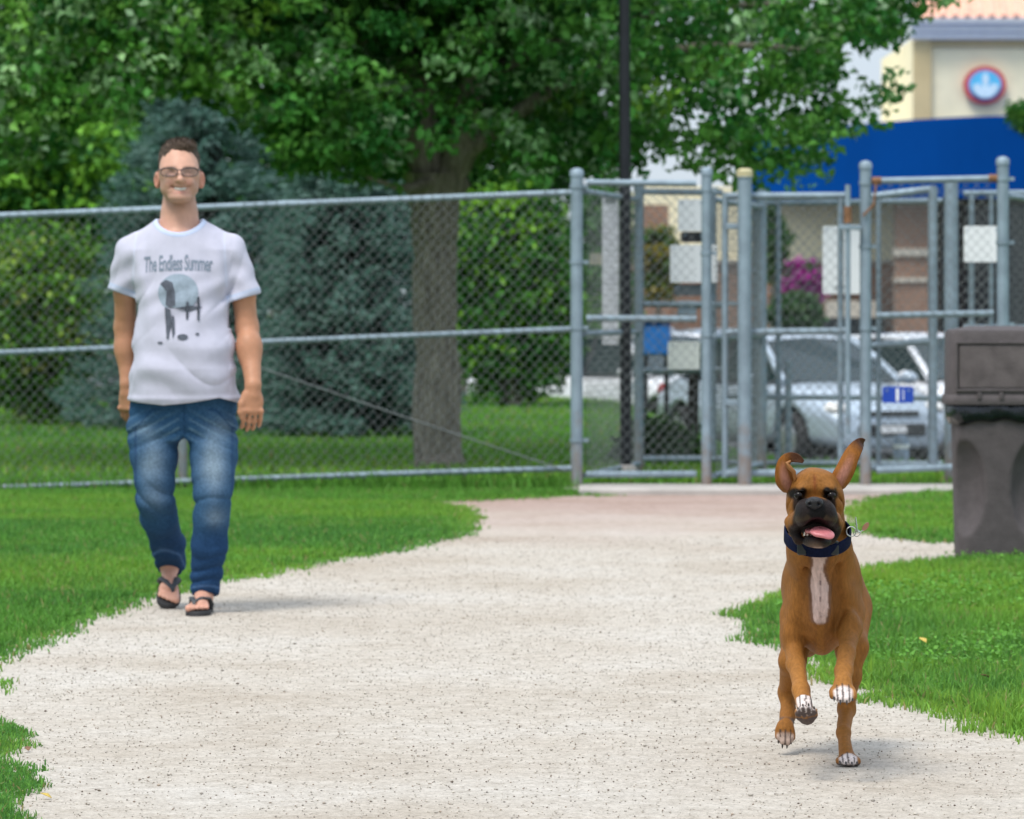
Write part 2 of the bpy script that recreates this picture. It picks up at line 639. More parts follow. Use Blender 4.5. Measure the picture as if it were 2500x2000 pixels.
def ground_material():
    m, nt, N, L, b = new_mat("turf_soil")
    b.inputs["Roughness"].default_value = 0.9
    b.inputs["Specular IOR Level"].default_value = 0.1
    tc = N.new("ShaderNodeTexCoord")
    n1 = N.new("ShaderNodeTexNoise"); n1.inputs["Scale"].default_value = 1.1; n1.inputs["Detail"].default_value = 8
    n2 = N.new("ShaderNodeTexNoise"); n2.inputs["Scale"].default_value = 55; n2.inputs["Detail"].default_value = 5
    L.new(tc.outputs["Object"], n1.inputs["Vector"]); L.new(tc.outputs["Object"], n2.inputs["Vector"])
    r1 = N.new("ShaderNodeValToRGB")
    e = r1.color_ramp.elements
    e[0].position = 0.3; e[0].color = (0.050, 0.12, 0.016, 1)
    e[1].position = 0.7; e[1].color = (0.085, 0.19, 0.024, 1)
    r2 = N.new("ShaderNodeValToRGB")
    e = r2.color_ramp.elements
    e[0].position = 0.35; e[0].color = (0.5, 0.5, 0.5, 1)
    e[1].position = 0.65; e[1].color = (1.15, 1.2, 1.0, 1)
    mx = N.new("ShaderNodeMix"); mx.data_type = 'RGBA'; mx.blend_type = 'MULTIPLY'; mx.inputs["Factor"].default_value = 1
    L.new(n1.outputs[0], r1.inputs[0]); L.new(n2.outputs[0], r2.inputs[0])
    L.new(r1.outputs[0], mx.inputs[6]); L.new(r2.outputs[0], mx.inputs[7])
    L.new(mx.outputs[2], b.inputs["Base Color"])
    bp = N.new("ShaderNodeBump"); bp.inputs["Strength"].default_value = 0.6; bp.inputs["Distance"].default_value = 0.02
    L.new(n2.outputs[0], bp.inputs["Height"]); L.new(bp.outputs[0], b.inputs["Normal"])
    return m


def path_material():
    m, nt, N, L, b = new_mat("crushed_stone")
    b.inputs["Roughness"].default_value = 0.95
    b.inputs["Specular IOR Level"].default_value = 0.1
    tc = N.new("ShaderNodeTexCoord")

    def noise(scale, detail=4, rough=0.55):
        n = N.new("ShaderNodeTexNoise")
        n.inputs["Scale"].default_value = scale; n.inputs["Detail"].default_value = detail; n.inputs["Roughness"].default_value = rough
        L.new(tc.outputs["Object"], n.inputs["Vector"])
        return n

    def ramp(src, stops):
        r = N.new("ShaderNodeValToRGB")
        while len(r.color_ramp.elements) < len(stops):
            r.color_ramp.elements.new(0.5)
        for el, (p, c) in zip(r.color_ramp.elements, stops):
            el.position = p; el.color = (*c, 1)
        L.new(src, r.inputs[0])
        return r

    def mul(a, c):
        x = N.new("ShaderNodeMix"); x.data_type = 'RGBA'; x.blend_type = 'MULTIPLY'; x.inputs["Factor"].default_value = 1
        L.new(a, x.inputs[6]); L.new(c, x.inputs[7])
        return x.outputs[2]
    big = ramp(noise(0.9, 5).outputs[0], [(0.3, (0.455, 0.395, 0.325)), (0.5, (0.53, 0.478, 0.412)), (0.72, (0.575, 0.535, 0.48))])
    mid = ramp(noise(14, 6, 0.7).outputs[0], [(0.3, (0.80, 0.78, 0.75)), (0.6, (1.06, 1.06, 1.06))])
    fine = ramp(noise(105, 5, 0.8).outputs[0], [(0.30, (0.42, 0.38, 0.35)), (0.47, (1.0, 1.0, 1.0)), (0.68, (1.25, 1.25, 1.25))])
    c = mul(mul(big.outputs[0], mid.outputs[0]), fine.outputs[0])
    # dark chips
    vo = N.new("ShaderNodeTexVoronoi"); vo.inputs["Scale"].default_value = 75
    L.new(tc.outputs["Object"], vo.inputs["Vector"])
    sp = N.new("ShaderNodeSeparateColor"); L.new(vo.outputs["Color"], sp.inputs[0])
    lt = N.new("ShaderNodeMath"); lt.operation = 'LESS_THAN'; lt.inputs[1].default_value = 0.03
    L.new(sp.outputs[0], lt.inputs[0])
    l2 = N.new("ShaderNodeMath"); l2.operation = 'LESS_THAN'; l2.inputs[1].default_value = 0.30
    L.new(vo.outputs["Distance"], l2.inputs[0])
    an = N.new("ShaderNodeMath"); an.operation = 'MULTIPLY'; L.new(lt.outputs[0], an.inputs[0]); L.new(l2.outputs[0], an.inputs[1])
    mx = N.new("ShaderNodeMix"); mx.data_type = 'RGBA'
    L.new(an.outputs[0], mx.inputs[0]); L.new(c, mx.inputs[6]); mx.inputs[7].default_value = (0.22, 0.18, 0.14, 1)
    # red granite fines spread before the gate
    sx = N.new("ShaderNodeSeparateXYZ"); L.new(tc.outputs["Object"], sx.inputs[0])
    nn = noise(0.8, 4)
    ad = N.new("ShaderNodeMath"); ad.operation = 'MULTIPLY_ADD'; L.new(nn.outputs[0], ad.inputs[0]); ad.inputs[1].default_value = 5.0; L.new(sx.outputs["Y"], ad.inputs[2])
    mr = N.new("ShaderNodeMapRange"); mr.interpolation_type = 'SMOOTHSTEP'
    mr.inputs["From Min"].default_value = 22.5; mr.inputs["From Max"].default_value = 29.0
    L.new(ad.outputs[0], mr.inputs["Value"])
    m2 = N.new("ShaderNodeMix"); m2.data_type = 'RGBA'; m2.blend_type = 'MULTIPLY'
    L.new(mr.outputs[0], m2.inputs[0]); L.new(mx.outputs[2], m2.inputs[6]); m2.inputs[7].default_value = (0.80, 0.66, 0.66, 1)
    L.new(m2.outputs[2], b.inputs["Base Color"])
    nb = noise(120, 6, 0.8)
    bp = N.new("ShaderNodeBump"); bp.inputs["Strength"].default_value = 0.7; bp.inputs["Distance"].default_value = 0.008
    L.new(nb.outputs[0], bp.inputs["Height"]); L.new(bp.outputs[0], b.inputs["Normal"])
    return m


M_TURF = ground_material()
M_PATH = path_material()
M_GRASS = mat_leaf("grass_blades", 0.3, 0.55, 0.25)
M_ASPH = mat("asphalt", (0.075, 0.078, 0.085), 0.9, var=0.25, scale=3, bump=0.3, bscale=80)
M_CONC = mat("concrete", (0.43, 0.40, 0.37), 0.9, var=0.18, scale=5, bump=0.3, bscale=90)
M_PAINT = mat("white_road_paint", (0.72, 0.72, 0.70), 0.7, var=0.1)

gx = np.unique(np.concatenate([np.linspace(-500, -30, 12), np.linspace(-30, 30, 301), np.linspace(30, 500, 12)]))
gy = np.unique(np.concatenate([np.linspace(-20, 26, 24), np.linspace(26, 70, 177), np.linspace(70, 100, 31), np.linspace(100, 1500, 12)]))
GX, GY = np.meshgrid(gx, gy, indexing='ij')
GZ = terrain(GX.ravel(), GY.ravel())
V = np.stack([GX.ravel(), GY.ravel(), GZ], 1)
ii = np.arange(len(gx) * len(gy)).reshape(len(gx), len(gy))
Q = np.stack([ii[:-1, :-1].ravel(), ii[1:, :-1].ravel(), ii[1:, 1:].ravel(), ii[:-1, 1:].ravel()], 1)
mesh_np("ground", V, quads=Q, mat=M_TURF, kind="structure")
tri_sheet("gravel_path", offset(PATH_SMOOTH, 0.10), 0.004, M_PATH)
tri_sheet("lawn_island", offset(FAR_SMOOTH, -0.10), 0.010, M_TURF)
tri_sheet("lawn_island", offset(NEAR_SMOOTH, -0.10), 0.010, M_TURF)
MB().box((1.0, 36.5, -0.60), (75, 170, -0.592)).build("parking_lot", M_ASPH, kind="structure")
MB().box((-60, 80, -0.60), (0.996, 170, -0.592)).build("parking_lot", M_ASPH, kind="structure")
for i in range(9):
    x = 1.6 + i * 2.7
    MB().add([(x, 42, -0.588), (x + .1, 42, -0.588), (x + 2.3, 47, -0.588), (x + 2.2, 47, -0.588)], [(0, 1, 2, 3)]).build("bay_line", M_PAINT, kind="structure")
# concrete threshold under the gates
MB().box((0.42, 26.9, -0.05), (4.2, 27.66, 0.045), bev=0.012).build("concrete_threshold", M_CONC, kind="structure")


# ------------------------------------------------------------------ grass
def blades(xy, z0, h, w, col, lean=0.5, seed=0):
    r = np.random.RandomState(seed)
    n = len(xy)
    ang = r.uniform(0, 2 * math.pi, n)
    ld = r.uniform(0, 2 * math.pi, n)
    dx, dy = np.cos(ang), np.sin(ang)
    le = np.abs(r.normal(0, lean, n))
    lx, ly = np.cos(ld) * le, np.sin(ld) * le
    B = np.zeros((n, 5, 3))
    bx, by = xy[:, 0], xy[:, 1]
    for i, (t, ww) in enumerate(((0, 1), (0, -1), (0.55, 0.8), (0.55, -0.8), (1, 0))):
        B[:, i, 0] = bx + dx * ww * w * 0.5 + lx * h * t * t
        B[:, i, 1] = by + dy * ww * w * 0.5 + ly * h * t * t
        B[:, i, 2] = z0 + h * (t - 0.28 * np.minimum(le, 1.4) * t * t)
    base = np.arange(n)[:, None] * 5
    quads = base + np.array([[0, 1, 3, 2]])
    tris = base + np.array([[2, 3, 4]])
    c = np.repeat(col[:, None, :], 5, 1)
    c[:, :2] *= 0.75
    return B.reshape(-1, 3), tris, quads, c.reshape(-1, 3)


def frus(n, y0, y1, seed, mx=0.5, lo=-1.0, hi=1.0):
    """random points on the ground seen by the camera, plus a margin at the sides"""
    r = np.random.RandomState(seed)
    y = np.sqrt(r.uniform(y0 * y0, y1 * y1, n))
    hw = 1250.0 / F_PX * y + mx
    x = r.uniform(lo, hi, n) * hw
    return x, y


def grass_col(xy, r, yellow=0.0):
    n = len(xy)
    P = np.stack([xy[:, 0], xy[:, 1], np.zeros(n)], 1)
    a = 0.5 + 0.5 * wob(P, 2.2, 4)
    b = 0.5 + 0.5 * wob(P, 0.7, 9)
    c = np.array([0.118, 0.305, 0.042])[None, :] * (0.6 + 0.8 * r.uniform(size=(n, 1)))
    c = mixc(c, (0.25, 0.43, 0.045), np.clip(0.75 * sstep(0.35, 0.75, a) * r.uniform(size=n) + yellow * b, 0, 1))
    c = mixc(c, (0.035, 0.155, 0.045), 0.6 * sstep(0.6, 0.3, b) * r.uniform(size=n))
    dry = r.uniform(size=n) < 0.035
    c[dry] = (0.34, 0.29, 0.12)
    return c


def lawn(name, label, n, y0, y1, mask, hgt, wid, seed, mx=0.5, lo=-1, hi=1, yellow=0.0, lean=0.55):
    r = np.random.RandomState(seed)
    x, y = frus(n, y0, y1, seed, mx, lo, hi)
    js = np.clip((y / 17.0) ** 1.5, 0.4, 1.2)
    jx, jy = x + js * r.normal(0, 0.028, n) + 0.03 * wob(np.stack([x, y, y * 0], 1), 14.0, 3), y + js * r.normal(0, 0.08, n) + 0.10 * wob(np.stack([x, y, y * 0], 1), 9.0, 7)
    k = mask(jx, jy)
    # gaps and clumps
    P = np.stack([x, y, np.zeros(n)], 1)
    k &= r.uniform(size=n) < 0.75 + 0.35 * wob(P, 6.0, 2)
    xy = np.stack([x[k], y[k]], 1)
    P = P[k]
    cl = 0.5 + 0.5 * wob(P, 5.0, 8)
    h = hgt * (0.45 + 0.55 * r.uniform(size=len(xy)) + 0.45 * cl)
    edge = np.zeros(len(xy), dtype=bool)
    for ox, oy in ((0.10, 0), (-0.10, 0), (0, 0.25), (0, -0.25)):
        edge |= ~mask(xy[:, 0] + ox, xy[:, 1] + oy)
    h = h * np.where(edge, 0.55, 1.0)
    w = wid * r.uniform(0.7, 1.4, len(xy)) * np.clip(xy[:, 1] / 17.0, 0.6, 1.2)
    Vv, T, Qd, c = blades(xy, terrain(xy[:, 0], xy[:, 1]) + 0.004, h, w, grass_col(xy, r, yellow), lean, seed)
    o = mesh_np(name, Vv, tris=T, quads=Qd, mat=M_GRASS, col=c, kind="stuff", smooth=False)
    return tag(o, label, "grass")


left = lambda x, y: (~inside(PATH, x, y)) & (x < 1.0)
lawn("grass", "mown green lawn left of the gravel path", 340000, 9.3, 27.3, left, 0.040, 0.0065, 21, 0.5, -1.0, 0.25)
lawn("grass", "small tongue of leafy grass at the bottom left corner", 26000, 9.5, 12.6, lambda x, y: (~inside(PATH, x, y)) & (x < 0), 0.030, 0.0065, 27, 0.25, -1.0, -0.75, 0.1, 0.8)
lawn("grass", "bright green grass beside the dog on the right", 200000, 10.6, 21.5, lambda x, y: inside(ISLE_NEAR, x, y), 0.058, 0.0068, 22, 0.8, 0.1, 1.0, 0.50)
lawn("grass", "narrow strip of grass behind the bin, right of the dog", 60000, 20.5, 27.5, lambda x, y: inside(ISLE_FAR, x, y), 0.05, 0.007, 23, 0.5, 0.2, 1.0, 0.15)
lawn("grass", "rough lawn growing beyond the chain link fence", 130000, 27.7, 56.0, lambda x, y: y < np.interp(x, EDGE_X, EDGE_Y) + 1.2, 0.070, 0.017, 24, 1.0, -1.0, 1.0, 0.12)

# longer weeds along the foot of the fence
r = np.random.RandomState(31)
n = 9000
x = r.uniform(-4.2, 3.9, n); y = 27.52 + r.normal(0, 0.07, n)
k = (r.uniform(size=n) < 0.35 + 0.5 * (wob(np.stack([x, y, y * 0], 1), 2.6, 5) > 0.1)) & ((x < 0.45) | (y > 27.66))
xy = np.stack([x[k], y[k]], 1)
Vv, T, Qd, c = blades(xy, np.zeros(len(xy)), r.uniform(0.05, 0.17, len(xy)), r.uniform(0.006, 0.012, len(xy)), grass_col(xy, r), 0.5, 33)
tag(mesh_np("weeds", Vv, tris=T, quads=Qd, mat=M_GRASS, col=c, kind="stuff", smooth=False), "uncut weeds along the foot of the fence", "weeds")


# broad clover leaves in the near grass
def leaf_cards(C, size, nrm_up, col, seed, fold=0.25, aspect=0.62):
    """folded leaf faces at points C (n,3)"""
    r = np.random.RandomState(seed)
    n = len(C)
    nrm = r.normal(size=(n, 3)); nrm[:, 2] = np.abs(nrm[:, 2]) * nrm_up + 0.05
    nrm /= np.linalg.norm(nrm, axis=1)[:, None]
    d = r.normal(size=(n, 3)); d[:, 2] -= 0.5
    d -= nrm * np.sum(d * nrm, 1)[:, None]
    d /= np.linalg.norm(d, axis=1)[:, None] + 1e-9
    s = np.cross(nrm, d)
    size = size[:, None]
    base = C - d * size * 0.5
    tip = C + d * size * 0.55 - nrm * size * fold * 0.5
    l = C + s * size * aspect * 0.5 + nrm * size * fold * 0.6 - d * size * 0.05
    rr = C - s * size * aspect * 0.5 + nrm * size * fold * 0.6 - d * size * 0.05
    Vv = np.stack([base, rr, tip, l], 1).reshape(-1, 3)
    b = np.arange(n)[:, None] * 4
    T = np.concatenate([b + np.array([[0, 1, 2]]), b + np.array([[0, 2, 3]])])
    return Vv, T, np.repeat(col, 4, 0)


x, y = frus(30000, 10.8, 21, 41, 0.4, 0.1, 1.0)
k = inside(offset(NEAR_SMOOTH, -0.16), x, y) & (wob(np.stack([x, y, y * 0], 1), 3.0, 6) > 0.05)
x, y = x[k], y[k]
r = np.random.RandomState(42)
C = np.stack([x, y, r.uniform(0.03, 0.075, len(x))], 1)
c = np.array([0.14, 0.36, 0.045])[None, :] * r.uniform(0.6, 1.15, (len(x), 1))
Vv, T, c = leaf_cards(C, r.uniform(0.010, 0.022, len(x)), 3.0, c, 43, 0.12, 0.9)
tag(mesh_np("clover", Vv, tris=T, mat=M_GRASS, col=c, kind="stuff", smooth=False), "broad clover leaves in the grass on the right", "clover")

# loose chips on the gravel path
x, y = frus(46000, 9.5, 22, 51, 0.3)
k = inside(PATH, x, y) & ~inside(ISLE_NEAR, x, y)
x, y = x[k], y[k]
r = np.random.RandomState(52)
n = len(x)
s = r.uniform(0.0010, 0.0034, n) * (1 + 0.9 * (r.uniform(size=n) < 0.02))
o6 = np.array([[1, 0, 0], [-1, 0, 0], [0, 1, 0], [0, -1, 0], [0, 0, 0.7], [0, 0, -0.7]])
Vv = np.stack([x, y, 0.005 + s * 0.3], 1)[:, None, :] + o6[None] * s[:, None, None] * r.uniform(0.6, 1.4, (n, 6, 1))
b = np.arange(n)[:, None] * 6
T = np.concatenate([b + np.array([q]) for q in ((0, 2, 4), (2, 1, 4), (1, 3, 4), (3, 0, 4), (2, 0, 5), (1, 2, 5), (3, 1, 5), (0, 3, 5))])
c = np.array([0.52, 0.47, 0.40])[None, :] * r.uniform(0.55, 1.3, (n, 1))
dk = r.uniform(size=n) < 0.20
c[dk] = np.array([0.28, 0.225, 0.175]) * r.uniform(0.5, 1.5, (dk.sum(), 1))
M_STONE = mat_attr("stone_chips", 0.9, 0.1, 80, 0.0)
tag(mesh_np("gravel", Vv.reshape(-1, 3), tris=T, mat=M_STONE, col=np.repeat(c, 6, 0), kind="stuff", smooth=False), "loose pale and dark stone chips on the path", "gravel")

# fallen leaves
M_FALL = mat("fallen_leaf_yellow", (0.62, 0.44, 0.09), 0.7, var=0.3, scale=40)
M_FALLB = mat("fallen_leaf_brown", (0.20, 0.10, 0.05), 0.8, var=0.3, scale=40)


def fallen_leaf(px, py, size, m, rot, z, label):
    g = on_ground(px, py)
    loc = (g[0], g[1], z)
    mb = MB()
    out = [(0, -1.0), (.35, -.55), (.62, -.1), (.4, .35), (.16, .7), (0, 1.0), (-.16, .7), (-.4, .35), (-.62, -.1), (-.35, -.55)]
    ca, sa = math.cos(rot), math.sin(rot)
    v = []
    for (a, b_) in out:
        v.append((loc[0] + size * (ca * a - sa * b_), loc[1] + size * (sa * a + ca * b_), z + size * (0.45 * abs(a) + 0.35 * b_)))
    v.append((loc[0], loc[1], z))
    mb.add(v, [(10, i, (i + 1) % 10) for i in range(10)])
    o = mb.build("fallen_leaf", m, loc=loc, smooth=True)
    sm = o.modifiers.new("thick", 'SOLIDIFY'); sm.thickness = 0.0012
    return tag(o, label, "leaf", "fallen leaves")


fallen_leaf(2253, 1606, 0.022, M_FALL, 0.5, 0.06, "yellow fallen leaf lying on the grass right of the dog")
fallen_leaf(112, 1956, 0.016, M_FALL, 1.2, 0.014, "yellow fallen leaf on the gravel by the bottom left grass")
fallen_leaf(2405, 1690, 0.018, M_FALLB, 2.2, 0.05, "brown fallen leaf lying in the grass right of the dog")
fallen_leaf(68, 1840, 0.014, M_FALLB, 0.2, 0.014, "brown fallen leaf on the gravel at the left picture edge")
# ------------------------------------------------------------------ chain link fence, gates, signs, bin
FY = 27.5
FX = lambda px, Y=FY: (px - 1250.0) * Y / F_PX
FZ = lambda py, Y=FY: EYE - (py - HORIZON) * Y / F_PX


def metal_material(name, rust_h, rust=0.5, tint=(0.275, 0.35, 0.41)):
    m, nt, N, L, b = new_mat(name)
    b.inputs["Metallic"].default_value = 0.35
    b.inputs["Roughness"].default_value = 0.6
    tc = N.new("ShaderNodeTexCoord")
    geo = N.new("ShaderNodeNewGeometry")
    n1 = N.new("ShaderNodeTexNoise"); n1.inputs["Scale"].default_value = 9; n1.inputs["Detail"].default_value = 8
    L.new(geo.outputs["Position"], n1.inputs["Vector"])
    r1 = N.new("ShaderNodeValToRGB")
    r1.color_ramp.elements[0].position = 0.3; r1.color_ramp.elements[1].position = 0.72
    r1.color_ramp.elements[0].color = (tint[0] * .82, tint[1] * .82, tint[2] * .82, 1)
    r1.color_ramp.elements[1].color = (tint[0] * 1.16, tint[1] * 1.16, tint[2] * 1.15, 1)
    L.new(n1.outputs[0], r1.inputs[0])
    sx = N.new("ShaderNodeSeparateXYZ"); L.new(geo.outputs["Position"], sx.inputs[0])
    n2 = N.new("ShaderNodeTexNoise"); n2.inputs["Scale"].default_value = 14; n2.inputs["Detail"].default_value = 6
    L.new(geo.outputs["Position"], n2.inputs["Vector"])
    ma = N.new("ShaderNodeMath"); ma.operation = 'MULTIPLY_ADD'; ma.inputs[1].default_value = -0.9
    L.new(n2.outputs[0], ma.inputs[0]); L.new(sx.outputs["Z"], ma.inputs[2])
    mr = N.new("ShaderNodeMapRange"); mr.inputs["From Min"].default_value = rust_h - 0.45; mr.inputs["From Max"].default_value = -0.55
    mr.inputs["To Min"].default_value = 0; mr.inputs["To Max"].default_value = rust
    L.new(ma.outputs[0], mr.inputs["Value"])
    mx = N.new("ShaderNodeMix"); mx.data_type = 'RGBA'
    L.new(mr.outputs[0], mx.inputs[0]); L.new(r1.outputs[0], mx.inputs[6]); mx.inputs[7].default_value = (0.26, 0.155, 0.09, 1)
    L.new(mx.outputs[2], b.inputs["Base Color"])
    return m


M_GALV = metal_material("galvanised_steel", 0.0, 0.25)
M_POST = metal_material("weathered_steel_post", 0.45, 0.85)
M_WIRE = metal_material("chain_link_wire", 0.0, 0.1, (0.20, 0.22, 0.225))
M_RUST = mat("rusty_steel", (0.24, 0.12, 0.06), 0.8, 0.2, var=0.35, scale=25)
M_SIGN = mat("white_sign_plate", (0.88, 0.89, 0.90), 0.5, var=0.03)
M_BLACK = mat("black_steel", (0.018, 0.019, 0.024), 0.45, 0.3, var=0.2)


def wires(o, u, W, zb, zt, pitch=0.069, rad=0.0016):
    """chain link between points o and o+u*W; zb(s), zt(s) heights along it"""
    o = np.array(o, float); u = np.array(u, float); nrm = np.array([-u[1], u[0], 0])
    Vv = []; Qd = []
    H = 2.2
    for fam, sg in ((0, 1), (1, -1)):
        c = -H - 0.3
        while c < W + H + 0.3:
            # u = c + sg*(z) : find the part inside
            zz = np.linspace(-0.3, 2.2, 126)
            uu = c + sg * zz * 0.93
            ok = (uu >= 0) & (uu <= W)
            ok &= (zz >= zb(np.clip(uu, 0, W))) & (zz <= zt(np.clip(uu, 0, W)))
            if ok.sum() > 1:
                i = np.nonzero(ok)[0]
                z0, z1, u0, u1 = zz[i[0]], zz[i[-1]], uu[i[0]], uu[i[-1]]
                p0 = o + u * u0 + np.array([0, 0, z0]) + nrm * (0.0022 if fam else -0.0022)
                p1 = o + u * u1 + np.array([0, 0, z1]) + nrm * (0.0022 if fam else -0.0022)
                t = (p1 - p0) / np.linalg.norm(p1 - p0)
                e2 = np.cross(t, nrm)
                b = len(Vv)
                for p in (p0, p1):
                    for a in (0, 2.094, 4.189):
                        Vv.append(p + rad * (nrm * math.cos(a) + e2 * math.sin(a)))
                for k in range(3):
                    k2 = (k + 1) % 3
                    Qd.append((b + k, b + k2, b + 3 + k2, b + 3 + k))
            c += pitch
    return np.array(Vv), np.array(Qd)


def mesh_part(parent, p0, p1, zb, zt, pitch=0.069, rad=0.0016):
    p0 = np.array(p0, float); p1 = np.array(p1, float)
    W = np.linalg.norm(p1 - p0); u = (p1 - p0) / W
    Vv, Qd = wires(np.array([p0[0], p0[1], 0]), np.array([u[0], u[1], 0]), W, zb, zt, pitch, rad)
    return mesh_np("chain_link_mesh", Vv, quads=Qd, mat=M_WIRE, parent=parent, kind="stuff", smooth=True)


def post(parent, x, y, z0, z1, r, m=None, cap=True, name="post"):
    mb = MB()
    mb.tube([(x, y, z0), (x, y, z1)], r, 14)
    o = mb.build(name, m or M_POST, parent, smooth=True)
    if cap:
        MB().tube([(x, y, z1 - 0.028), (x, y, z1 + 0.004), (x, y, z1 + 0.018), (x, y, z1 + 0.026)], [r * 1.14, r * 1.14, r * 0.85, r * 0.3], 14).build("post_cap", M_GALV, o, smooth=True)
    return o


def rail(parent, a, b, r, name="rail", m=None):
    return MB().tube([a, b], r, 12).build(name, m or M_GALV, parent, smooth=True)


def band(parent, x, y, z, r):
    mb = MB().tube([(x, y, z - 0.012), (x, y, z + 0.012)], r * 1.16, 14)
    mb.box((x + r * 0.9, y - 0.012, z - 0.012), (x + r * 1.9, y + 0.004, z + 0.012))
    return mb.build("tension_band", M_GALV, parent, smooth=True)


# --- long fence on the left
xL, xP1 = -4.6, FX(1408)
fence = thing("chain_link_fence", "long chain link fence with three steel rails behind the walking person", "fence", (xP1, FY, 0))
rl = lambda pyR, pyL: (lambda x: np.interp(x, [FX(0), FX(1390)], [FZ(pyL), FZ(pyR)]) + (x < FX(0)) * (x - FX(0)) * 0.041)
r_top, r_mid, r_bot = rl(470, 527), rl(803, 862), rl(1143, 1188)
for fn, rr in ((r_top, 0.021), (r_mid, 0.019), (r_bot, 0.019)):
    # each rail comes in two lengths joined by a sleeve
    xm = FX(920) if fn is r_bot else FX(700)
    rail(fence, (xL, FY, fn(xL)), (xm - 0.002, FY, fn(xm - 0.002)), rr)
    rail(fence, (xm + 0.002, FY, fn(xm + 0.002)), (xP1, FY, fn(xP1)), rr)
    MB().tube([(xm - 0.05, FY, fn(xm - 0.05)), (xm + 0.05, FY, fn(xm + 0.05))], rr * 1.12, 12).build("rail_sleeve", M_GALV, fence, smooth=True)
for px in (445, -560):
    post(fence, FX(px), FY + 0.045, -0.05, r_top(FX(px)) - 0.01, 0.030)
p1 = post(fence, xP1, FY, -0.05, FZ(420), 0.040)
for py in (455, 640, 800, 1075):
    band(fence, xP1, FY, FZ(py), 0.040)
mesh_part(fence, (xL, FY - 0.024), (xP1 - 0.04, FY - 0.024), lambda s: r_bot(s + xL) - 0.03, lambda s: r_top(s + xL) + 0.025)
MB().tube([(FX(560), FY - 0.03, FZ(872)), (FX(1000), FY - 0.03, FZ(1022)), (FX(1385), FY - 0.03, FZ(1150))], 0.0042, 8).build("truss_rod", M_WIRE, fence, smooth=True)
# footing showing at the gate post
MB().tube([(xP1, FY, -0.02), (xP1, FY, 0.03)], [0.13, 0.115], 14).build("concrete_footing", M_CONC, fence, smooth=True)


def panel(name, label, cat, pxs, tops, rails_py, Y, rr=0.021, group=None, verts=(), posts=(), meshy=True, loc_px=None):
    """a flat bay of chain link at distance Y: rails at rows (left,right), upright frame tubes at px"""
    x0, x1 = FX(pxs[0], Y), FX(pxs[1], Y)
    t = thing(name, label, cat, ((x0 + x1) / 2, Y, 0), group)
    for (a, b) in rails_py:
        rail(t, (x0, Y, FZ(a, Y)), (x1, Y, FZ(b, Y)), rr)
    for (px, ta, tb, r_) in verts:
        MB().tube([(FX(px, Y), Y, FZ(tb, Y)), (FX(px, Y), Y, FZ(ta, Y))], r_, 12).build("upright", M_GALV, t, smooth=True)
    for (px, ta, r_) in posts:
        pp = post(t, FX(px, Y), Y, -0.05, FZ(ta, Y), r_)
        for py in (ta + 45, ta + 200, ta + 400):
            band(t, FX(px, Y), Y, FZ(py, Y), r_)
    if meshy:
        za, zb_ = [FZ(rails_py[0][0], Y), FZ(rails_py[0][1], Y)], [FZ(rails_py[-1][0], Y), FZ(rails_py[-1][1], Y)]
        W = x1 - x0
        mesh_part(t, (x0, Y - 0.026), (x1, Y - 0.026), lambda s: np.interp(s, [0, W], zb_), lambda s: np.interp(s, [0, W], za))
    return t


# --- front row of the double gate enclosure
panel("fence_panel", "narrow chain link bay between two capped posts right of the long fence", "fence panel", (1432, 1700), None, [(446, 448), (777, 779), (1158, 1157)], FY, posts=((1725, 418, 0.034),))
g1 = panel("gate", "chain link gate leaf with rusty latch rod behind the dog", "gate", (1770, 2066), None, [(479, 478), (812, 808), (1156, 1152)], FY + 0.02, 0.023,
           verts=((1770, 470, 1165, 0.021), (2052, 478, 1152, 0.019)))
MB().tube([(FX(2068), FY - 0.06, FZ(1060)), (FX(2068), FY - 0.06, FZ(452))], 0.0175, 12).build("latch_rod", M_POST, g1, smooth=True)
MB().tube([(FX(2068), FY - 0.06, FZ(545)), (FX(2068), FY - 0.06, FZ(505))], 0.026, 12).build("latch_collar", M_RUST, g1, smooth=True)
MB().box((FX(2045), FY - 0.085, FZ(562)), (FX(2100), FY - 0.03, FZ(550)), bev=0.004).build("latch", M_GALV, g1)
for py in (560, 990):
    MB().box((FX(1772), FY - 0.03, FZ(py)), (FX(1815), FY + 0.0, FZ(py - 14)), bev=0.004).build("hinge", M_GALV, g1)
gp = thing("gate_post", "thick steel gate post with a pale yellowed cap left of the dog's ear", "post", (FX(1817), FY, 0))
post(gp, FX(1817), FY - 0.05, -0.05, FZ(425), 0.045)
MB().tube([(FX(1817), FY - 0.05, FZ(432)), (FX(1817), FY - 0.05, FZ(418)), (FX(1817), FY - 0.05, FZ(412))], [0.053, 0.053, 0.03], 14).build("cap", mat("yellowed_cap", (0.52, 0.46, 0.27), 0.6, var=0.3, scale=30), gp, smooth=True)
pr = panel("fence_panel", "chain link bay with raised top rail between the two tall right posts", "fence panel", (2140, 2425), None, [(442, 436), (771, 765), (1148, 1136)], FY,
           posts=((2113, 402, 0.037), (2448, 392, 0.039)))
for px, py in ((2140, 442), (2425, 436)):
    MB().tube([(FX(px) - .03, FY, FZ(py)), (FX(px) + .03, FY, FZ(py))], 0.026, 10).build("rail_end", M_RUST, pr, smooth=True)
MB().tube([(FX(2138), FY - .04, FZ(445)), (FX(2132), FY - .05, FZ(500)), (FX(2105), FY - .055, FZ(528))], 0.008, 8).build("chain", M_RUST, pr, smooth=True)
panel("gate", "pale chain link gate leaf standing behind the two tall right posts", "gate", (2128, 2275), None, [(480, 462), (845, 832), (1142, 1138)], FY + 0.35, 0.024, verts=((2277, 455, 1150, 0.031), (2145, 480, 1140, 0.016)))
gp2 = thing("gate_post", "square-shouldered steel post behind the bin's left edge", "post", (FX(2322, 28.4), 28.4, 0))
